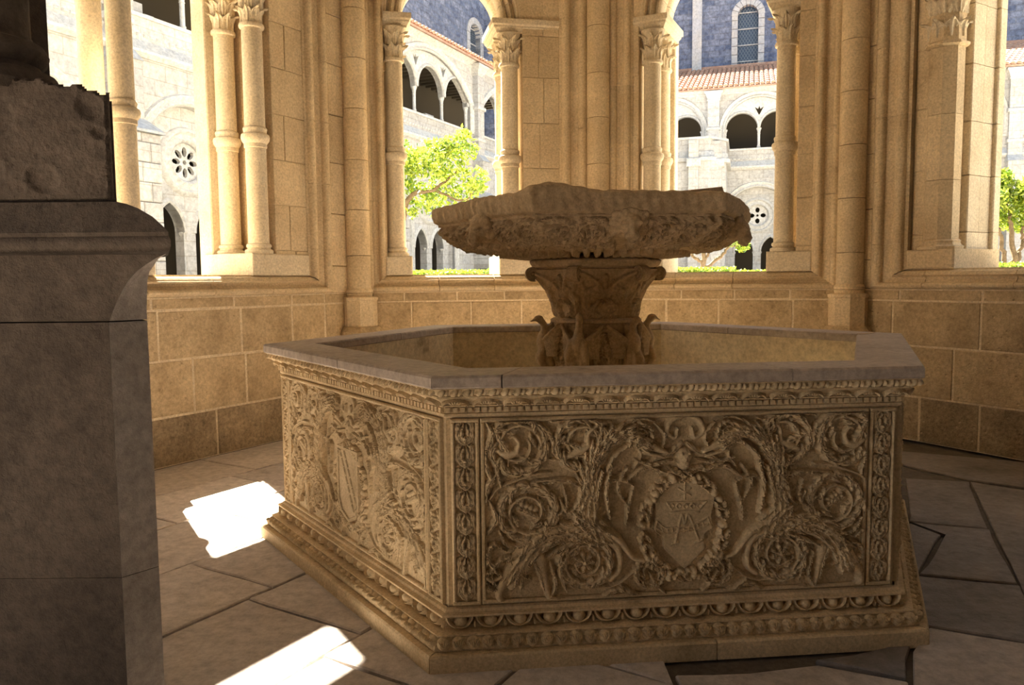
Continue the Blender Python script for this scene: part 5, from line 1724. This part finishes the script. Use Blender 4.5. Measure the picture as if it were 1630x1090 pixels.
        plate(F, [(c - hw - .04, zz)] + lo + [(c + hw + .04, zz)] + arc(c, zc, R + .04, 90 - a, 90 + a, 20), holes, 0.10, 0.30, 'light_tracery', 'facade_trim', parent)
    # cornice
    V, Fc = loft([[F.pt(s0, -z_, zz_), F.pt(s1, -z_, zz_), F.pt(s1, .3, zz_), F.pt(s0, .3, zz_)] for z_, zz_ in ((0.02, 10.0), (.06, 10.05), (.06, 10.1), (.22, 10.2), (.24, 10.26))])
    obj('cornice', V, Fc, 'facade_trim', parent)
SMALL2 = [(0.0, 0.50), (0.0, 0.22), (0.05, 0.19), (0.10, 0.23), (0.14, 0.27)]

def pilaster_far(F, s, parent, wm, butt=True, blocks=False):
    if butt:
        if blocks:
            z = 0.3
            i = 0
            while z < 4.6:
                h = 0.42
                cut = (-.12, .10)[i % 2]
                for a, b in ((-.36, cut), (cut, .36)):
                    V, Fc = fblock(F, s + a + .006, s + b - .006, -.85, 0.0, z + .006, min(z + h, 4.7) - .006, .02, .006)
                    obj('buttress_block', V, Fc, wm, parent)
                z += h
                i += 1
        else:
            V, Fc = fbox(F, s - .36, s + .36, -.85, 0.0, 0.3, 4.7); obj('buttress', V, Fc, wm, parent)
        V, Fc = loft([[F.pt(s - .42, -.93, 4.70), F.pt(s + .42, -.93, 4.70), F.pt(s + .42, .05, 4.70), F.pt(s - .42, .05, 4.70)], [F.pt(s - .42, -.93, 4.75), F.pt(s + .42, -.93, 4.75), F.pt(s + .42, .05, 4.75), F.pt(s - .42, .05, 4.75)],
                      [F.pt(s - .30, -.5, 5.05), F.pt(s + .30, -.5, 5.05), F.pt(s + .3, .05, 5.05), F.pt(s - .3, .05, 5.05)]]); obj('sloped_offset', V, Fc, 'weathered', parent)
        V, Fc = fbox(F, s - .30, s + .30, -.45, 0.0, 4.75, 6.3); obj('buttress_upper', V, Fc, wm, parent)
        V, Fc = loft([[F.pt(s - .32, -.5, 6.3), F.pt(s + .32, -.5, 6.3), F.pt(s + .32, .05, 6.3), F.pt(s - .32, .05, 6.3)], [F.pt(s - .27, -.22, 6.6), F.pt(s + .27, -.22, 6.6), F.pt(s + .27, .05, 6.6), F.pt(s - .27, .05, 6.6)]]); obj('sloped_offset', V, Fc, 'weathered', parent)
    V, Fc = fbox(F, s - .26, s + .26, -.24, 0.0, 6.5, 9.75); obj('pilaster', V, Fc, wm, parent)
    for z, o in ((8.36, .07), (7.1, .05)):
        V, Fc = fblock(F, s - .26 - o, s + .26 + o, -.24 - o, 0.0, z, z + .14, .03, 0); obj('pilaster_band', V, Fc, 'facade_trim', parent)
    V, Fc = loft([[F.pt(s - q, -q + .02, z), F.pt(s + q, -q + .02, z), F.pt(s + q, .05, z), F.pt(s - q, .05, z)] for q, z in ((.26, 9.7), (.30, 9.74), (.28, 9.8), (.36, 10.0), (.42, 10.06), (.42, 10.14))]); obj('pilaster_capital', V, Fc, 'facade_trim', parent)

def tile_roof(F, s0, s1, parent, dz=2.6, depth=6.5, step=0.23):
    V, Fc = [], []
    V = [F.pt(s0, -.42, 10.24), F.pt(s1, -.42, 10.24), F.pt(s1, depth, 10.24 + dz), F.pt(s0, depth, 10.24 + dz)]
    V += [(x, y, z - .08) for x, y, z in V]
    obj('roof_deck', V, BOXF, 'tile', parent)
    L = math.hypot(depth + .42, dz)
    nt_ = 11
    W, G = [], []
    for i in range(nt_):
        y0, y1 = L * i / nt_, L * (i + 1) / nt_ + .05
        b = len(W)
        for yy, r, lift in ((y0, .105, .035), (y1, .085, .0)):
            for k in range(6):
                a = math.pi * k / 5
                W.append((r * math.cos(a), yy, r * .8 * math.sin(a) + lift))
        for k in range(5):
            G.append((b + k, b + k + 1, b + 6 + k + 1, b + 6 + k))
        W.append((0, y0, .0)); 
        for k in range(5):
            G.append((b + k, b + k + 1, len(W) - 1))
    me = mesh('tile_row', W, G, 60)
    me.materials.append(M['tile'])
    n = int((s1 - s0) / step)
    sl = math.atan2(dz, depth + .42)
    for i in range(n):
        m = F.mat(s0 + (i + .5) * step, -.42, 10.26) @ Matrix.Rotation(sl, 4, 'X')
        inst('tile_row', me, m, parent)
    # dark capping course under the church wall
    V, Fc = fbox(F, s0, s1, depth - .12, depth + .1, 10.24 + dz - .05, 10.24 + dz + .14); obj('roof_flashing', V, Fc, 'tile', parent)

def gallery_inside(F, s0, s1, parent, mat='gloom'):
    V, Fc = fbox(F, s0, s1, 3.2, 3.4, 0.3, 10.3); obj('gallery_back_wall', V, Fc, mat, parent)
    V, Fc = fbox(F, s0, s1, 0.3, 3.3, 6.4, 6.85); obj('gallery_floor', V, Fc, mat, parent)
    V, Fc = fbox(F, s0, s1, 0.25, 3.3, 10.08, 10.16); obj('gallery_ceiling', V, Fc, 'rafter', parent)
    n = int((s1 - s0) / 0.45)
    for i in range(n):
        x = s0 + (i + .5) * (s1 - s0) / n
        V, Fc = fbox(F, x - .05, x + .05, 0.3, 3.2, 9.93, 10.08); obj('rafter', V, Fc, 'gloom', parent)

west = thing('cloister_range', 'pale left cloister range seen obliquely with arcaded upper gallery', 'building', (-1.71, 31.26, 0.3))
BL = [(-24.0, -19.85, 2), (-19.85, -15.75, 2), (-15.75, -11.7, 2), (-11.7, -5.97, 3), (-5.97, 0.77, 3), (0.77, 7.4, 3)]
for i, (a, b, n_) in enumerate(BL):
    bay(FLc, a, b, n_, west, 'facadeL')
    pilaster_far(FLc, b, west, 'facadeL', True, blocks=(i in (1, 2, 3, 4)))
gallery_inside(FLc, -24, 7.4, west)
tile_roof(FLc, -6.5, 7.4, west)
east = thing('cloister_range', 'pale far cloister range with tiled roof behind the right windows', 'building', (12.2, 35.9, 0.3))
BRr = [(-10.9, -6.85, 2), (-6.85, -2.80, 2), (-2.80, 1.25, 2), (1.25, 5.35, 2), (5.35, 9.5, 2), (9.5, 13.6, 2)]
for i, (a, b, n_) in enumerate(BRr):
    bay(FRc, a, b, n_, east, 'facadeR', rose=4)
    pilaster_far(FRc, b, east, 'facadeR', butt=(i != 1))
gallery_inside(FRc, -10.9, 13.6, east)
tile_roof(FRc, -10.9, 13.6, east)
# projecting one-storey block with canted parapet at the inner corner
blk = [(-10.5, -3.6), (-2.85, -3.6), (-2.15, -2.6), (-2.15, 0.05), (-10.5, 0.05)]
block = thing('corner_block', 'low projecting block with canted parapet left of the far range', 'building', FRc.pt(-6, -1.8, 0.3))
def slab_poly(p, z0, z1, grow, name, mat):
    c = np.array(p).mean(0)
    q = [tuple(c + (np.array(v) - c) * (1 + grow / max(1.0, np.linalg.norm(np.array(v) - c)))) for v in p]
    V, Fc = extrude_poly(q, z0, z1, FRc.pt)
    obj(name, V, Fc, mat, block)
slab_poly(blk, 0.3, 6.5, 0, 'block_wall', 'facadeR')
slab_poly(blk, 6.5, 6.66, .18, 'string_course', 'facade_trim')
slab_poly(blk, 6.66, 6.9, .08, 'ledge', 'weathered')
slab_poly(blk, 6.9, 7.42, 0, 'parapet', 'facadeR')
slab_poly(blk, 7.42, 7.52, .1, 'parapet_coping', 'facade_trim')
for s_, d_ in ((-3.45, -3.6), (-2.5, -3.1)):
    V, Fc = fbox(FRc, s_ - .2, s_ + .2, d_ - .28, d_ + .2, 0.3, 7.35); obj('pilaster', V, Fc, 'facadeR', block)
    V, Fc = fblock(FRc, s_ - .3, s_ + .3, d_ - .38, d_ + .2, 6.25, 6.6, .05, 0); obj('pilaster_band', V, Fc, 'facade_trim', block)

# ---------------- church behind the roofs
church = thing('church', 'dark church wall rising behind the cloister roofs with lattice windows', 'building', (10, 42, 0))
def church_wall(F, s0, s1, d, z1, wins, mat, butts):
    holes = [round_op(x, w, z0, zs_, 12) for x, w, z0, zs_ in wins]
    plate(F, [(s0, 9), (s1, 9), (s1, z1), (s0, z1)], holes, d, d + .8, 'church_wall', mat, church)
    for x, w, z0, zs_ in wins:
        # surround of pale stones, each its own
        n = 14
        path = [(x + w / 2, z0 + i * .45) for i in range(int((zs_ - z0) / .45) + 1)] 
        for zz_ in np.arange(z0, zs_ - .2, .45):
            for sg in (-1, 1):
                V, Fc = fblock(F, x + sg * (w / 2 + .16) - .16, x + sg * (w / 2 + .16) + .16, d - .06, d + .3, zz_ + .01, zz_ + .44, .02, .01)
                obj('surround_stone', V, Fc, 'weathered', church)
        for k in range(9):
            a0, a1 = math.pi * k / 9 + .015, math.pi * (k + 1) / 9 - .015
            P = [(x + r * math.cos(a), zs_ + r * math.sin(a)) for r, a in ((w / 2, a0), (w / 2 + .34, a0), (w / 2 + .34, a1), (w / 2, a1))]
            V = [F.pt(u, d - .06, z) for u, z in P] + [F.pt(u, d + .3, z) for u, z in P]
            obj('surround_stone', V, BOXF, 'weathered', church)
        win = plate(F, round_op(x, w + .02, z0, zs_, 12), [], d + .32, d + .36, 'window_pane', 'glass', church)
        B = MB()
        for zz_ in np.arange(z0 + .6, zs_ + w * .4, .85):
            hw = w / 2 if zz_ < zs_ else math.sqrt(max(.01, (w / 2) ** 2 - (zz_ - zs_) ** 2))
            B.add(*fbox(F, x - hw, x + hw, d + .26, d + .30, zz_ - .03, zz_ + .03))
        B.obj('window_bar', 'weathered', win)
        B = MB()
        st_ = 0.16
        for sg in (-1, 1):
            for q in np.arange(-w - (zs_ - z0) * 1.0, w + (zs_ - z0), st_):
                pts_ = []
                for zz_ in np.linspace(z0, zs_ + w / 2, 40):
                    xx = q + sg * (zz_ - z0) * .62
                    hw = w / 2 if zz_ < zs_ else math.sqrt(max(.0, (w / 2) ** 2 - (zz_ - zs_) ** 2))
                    if abs(xx) <= hw:
                        pts_.append((xx, zz_))
                if len(pts_) > 1:
                    (xa, za), (xb, zb) = pts_[0], pts_[-1]
                    e = .014
                    V = [F.pt(x + xa - e, d + .29, za), F.pt(x + xa + e, d + .29, za), F.pt(x + xb + e, d + .29, zb), F.pt(x + xb - e, d + .29, zb)]
                    V += [F.pt(x + xa - e, d + .315, za), F.pt(x + xa + e, d + .315, za), F.pt(x + xb + e, d + .315, zb), F.pt(x + xb - e, d + .315, zb)]
                    B.add(V, BOXF)
        B.obj('lattice', 'lead', win)
    for x, w in butts:
        V, Fc = fbox(F, x - w / 2, x + w / 2, d - .22, d, 9.5, z1); obj('wall_strip', V, Fc, 'weathered' if w < .7 else mat, church)
church_wall(FRc, -19, 16, 6.5, 17.4, [(-1.35, 1.05, 12.6, 15.55), (9.0, 1.05, 12.6, 15.55)], 'churchR', [(-4.0, .5)])
church_wall(FLc, -26, 20, 6.5, 18.5, [(13.0, 1.3, 12.9, 15.6), (-12, 1.3, 12.9, 15.6)], 'churchL', [(16.0, .5)])

# stones left lying on the gallery floor behind the parapet
spots = [(FLc, -15.05, 'leftmost loose block behind the near gallery parapet'), (FLc, -14.75, 'loose block stacked highest behind the near gallery parapet'), (FLc, -14.45, 'long loose block behind the near gallery parapet'), (FLc, -14.15, 'rightmost loose block behind the near gallery parapet')]
for i, (F, s_, lab) in enumerate(spots):
    zt = (7.72, 7.90, 7.70, 7.62)[i]
    V, Fc = fblock(F, s_ - .13, s_ + .13, .45, .75, 6.86, zt, .015, .012)
    tag(obj('stone_fragment', V, Fc, 'facade'), lab, 'stone fragment', 'loose stones in the upper gallery')
for i, s_ in enumerate((-4.3, -2.05)):
    V, Fc = fblock(FLc, s_ - .3, s_ + .3, .45, .8, 6.86, 7.75, .03, .02)
    tag(obj('stone_fragment', V, Fc, 'facade'), ('loose carved stone behind the gallery parapet left of the middle light', 'loose carved stone in the right light of the gallery above the tree')[i], 'stone fragment', 'loose stones in the upper gallery')

# ================================================================== GROUND, HEDGES, TREES
outp = []
for F, L in ((FA, LA), (FB, LB), (FC, LC), (FD, LD)):
    outp += [F.pt(-.15, .86, 0)[:2], F.pt(L + .15, .86, 0)[:2]]
outp = [(-5.2, 1.0)] + outp + [(6.9, 1.0)]
farp = []
for p in outp:
    a = math.atan2(p[1] - 3.5, p[0] - .8)
    farp.append((.8 + 90 * math.cos(a), 3.5 + 90 * math.sin(a)))
n = len(outp)
V = [(x, y, 0.3) for x, y in outp] + [(x, y, 0.3) for x, y in farp]
g = obj('ground_courtyard', V, [(i, i + 1, n + i + 1, n + i) for i in range(n - 1)], 'court')
struct(g, 'pale gravel ground of the cloister courtyard')

def leaf_cloud(P, size, rng, aspect=2.2):
    """leaf blades at points P, each two bent quads"""
    n = len(P)
    d = rng.normal(size=(n, 3)); d /= np.linalg.norm(d, axis=1)[:, None]
    u = rng.normal(size=(n, 3)); u -= d * (u * d).sum(1)[:, None]; u /= np.linalg.norm(u, axis=1)[:, None]
    w = np.cross(d, u)
    L = size * rng.uniform(.7, 1.25, (n, 1)); W = L / aspect
    A = P - d * L / 2
    Bm = P + w * L * .10
    C_ = P + d * L / 2
    V = np.stack([A, Bm - u * W / 2, C_, Bm + u * W / 2], 1).reshape(-1, 3)
    i = np.arange(n)[:, None] * 4
    F_ = np.concatenate([i + np.array([[0, 1, 2]]), i + np.array([[0, 2, 3]])], 0)
    return V, F_

def tree(label, trunks, blobs, nleaf, size, seed, base):
    t = thing('orange_tree', label, 'tree', base, 'orange trees in the courtyard')
    rng = np.random.default_rng(seed)
    B = MB()
    for P, r0, r1 in trunks:
        Q = catmull(P, 5 * len(P))
        Q[1:-1] += rng.normal(size=(len(Q) - 2, 3)) * .012
        B.add(*tube(Q, np.linspace(r0, r1, len(Q)), 8))
    B.obj('trunk', 'bark', t, 60)
    bl = np.array(blobs)
    wgt = bl[:, 3] ** 2
    k = rng.choice(len(bl), nleaf, p=wgt / wgt.sum())
    d = rng.normal(size=(nleaf, 3)); d /= np.linalg.norm(d, axis=1)[:, None]
    r = bl[k, 3] * rng.uniform(0.25, 1.08, nleaf) ** .6
    P = bl[k, :3] + d * r[:, None]
    V, Fc = leaf_cloud(P, size, rng)
    o = obj('foliage', V, Fc, 'leaf', t)
    o['kind'] = 'stuff'
    return t

def spread(blobs, rng, dy):
    out = []
    for x, y, z, r in blobs:
        out.append((x, y + rng.uniform(-dy, dy), z, r))
    return out
rg = random.Random(4)
TB = [(-1.57, 13.0, 3.43, 0.28), (-1.28, 13.0, 3.5, 0.32), (-0.99, 13.0, 3.42, 0.32), (-0.7, 13.0, 3.65, 0.19), (-0.78, 13.0, 3.87, 0.14), (-0.58, 13.0, 3.18, 0.21), (-1.18, 13.0, 3.03, 0.3), (-1.55, 13.0, 2.91, 0.25), (-0.78, 13.0, 2.93, 0.23), (-1.29, 13.0, 2.7, 0.15), (-1.66, 13.0, 2.64, 0.11), (-0.96, 13.0, 3.7, 0.19), (-0.51, 13.0, 3.03, 0.13), (-1.12, 13.0, 3.67, 0.17), (-1.8, 13.0, 3.25, 0.32), (-2.01, 13.0, 3.56, 0.42), (-2.3, 13, 3.1, .4)]
tree('leafy orange tree seen through the window left of the bowl', [([(-1.97, 13.0, .3), (-1.94, 13.0, 2.0), (-1.82, 13.0, 2.57), (-1.65, 13.0, 2.93), (-1.28, 13.0, 3.03), (-0.86, 13.0, 3.34)], .08, .015), ([(-1.82, 13.0, 2.57), (-1.97, 13.0, 3.04), (-2.01, 13.0, 3.56)], .05, .02),
      ([(-1.28, 13.0, 3.03), (-0.82, 13.0, 2.84), (-0.55, 13.0, 3.03)], .025, .008)], spread(TB, rg, .25), 3400, .105, 1, (-1.97, 13, .3))
TD = [(7.98, 13.0, 3.07, 0.19), (8.24, 13.0, 3.1, 0.21), (8.48, 13.0, 2.89, 0.21), (8.04, 13.0, 2.76, 0.21), (8.36, 13.0, 2.64, 0.25), (8.18, 13.0, 2.41, 0.16), (8.56, 13.0, 2.43, 0.21), (7.97, 13.0, 2.59, 0.11), (8.77, 13.0, 2.84, 0.37), (8.9, 13.0, 2.42, 0.32), (8.2, 13.0, 2.9, 0.19)]
tree('many-stemmed orange tree at the right edge beyond the right wall', [([(8.38, 13.0, .3), (8.33, 13.0, 1.38), (8.3, 13.0, 1.64), (8.25, 13.0, 1.96), (8.17, 13.0, 2.27), (8.0, 13.0, 2.43)], .055, .02), ([(8.34, 13.0, 1.57), (8.14, 13.0, 1.78), (7.93, 13.0, 2.04)], .035, .02),
      ([(8.66, 13, .3), (8.59, 13.0, 1.17), (8.49, 13.0, 1.64), (8.39, 13.0, 2.06), (8.35, 13.0, 2.43), (8.25, 13.0, 2.74)], .07, .02), ([(8.49, 13.0, 1.64), (8.56, 13.0, 2.01), (8.57, 13.0, 2.32)], .045, .02), ([(8.35, 13.0, 1.59), (8.46, 13.0, 1.8), (8.52, 13.0, 1.9)], .03, .02)],
     spread(TD, rg, .25), 4400, .10, 2, (8.4, 13, .3))
TC = [(5.67, 19.0, 2.31, 0.19), (5.41, 19.0, 2.54, 0.28), (4.87, 19.0, 2.65, 0.4), (4.41, 19.0, 2.59, 0.34), (5.17, 19.0, 2.85, 0.34)]
tree('small tree with spreading bare branches under the right end of the bowl', [([(4.74, 19, .3), (4.74, 19.0, 1.24), (4.74, 19.0, 1.7), (4.72, 19.0, 2.16), (4.68, 19.0, 2.47)], .09, .04), ([(4.74, 19.0, 1.73), (5.15, 19.0, 2.04), (5.33, 19.0, 2.26), (5.64, 19.0, 2.34)], .05, .02),
      ([(4.72, 19.0, 1.86), (4.47, 19.0, 2.04), (4.38, 19.0, 2.17)], .045, .03), ([(4.72, 19.0, 1.93), (4.87, 19.0, 2.16)], .04, .03)], spread(TC, rg, .3), 1500, .11, 3, (4.74, 19, .3))

def hedge(label, x0, x1, y0, y1, z1, seed, n=2600):
    t = thing('hedge', label, 'hedge', ((x0 + x1) / 2, (y0 + y1) / 2, .3), 'clipped hedges in the courtyard')
    V, Fc = fbox(Frame((0, 0), 0), x0 + .03, x1 - .03, y0 + .03, y1 - .03, .3, z1 - .04)
    obj('hedge_core', V, Fc, 'hedge_core', t)
    rng = np.random.default_rng(seed)
    P = np.stack([rng.uniform(x0, x1, n), rng.uniform(y0, y1, n), np.full(n, z1) + rng.normal(0, .012, n)], 1)
    m = n // 2
    P[:m, 1] = y0 + rng.normal(0, .012, m)
    P[:m, 2] = z1 - rng.uniform(0, .45, m)
    V, Fc = leaf_cloud(P, .045, rng, 1.6)
    o = obj('foliage', V, Fc, 'hedge', t)
    o['kind'] = 'stuff'
hedge('clipped hedge below the orange tree, left of the bowl pedestal', -1.75, -0.1, 11, 11.6, 1.63, 5, 3600)
hedge('taller clipped hedge under the right end of the bowl', 2.4, 3.49, 12, 12.6, 1.65, 6, 2800)
hedge('lower hedge end beside the front column right of the bowl', 3.5, 4.3, 12.05, 12.6, 1.60, 7, 1800)
hedge('clipped hedge in the window at the right edge', 6.2, 8.2, 10.5, 11.1, 1.65, 8, 4200)
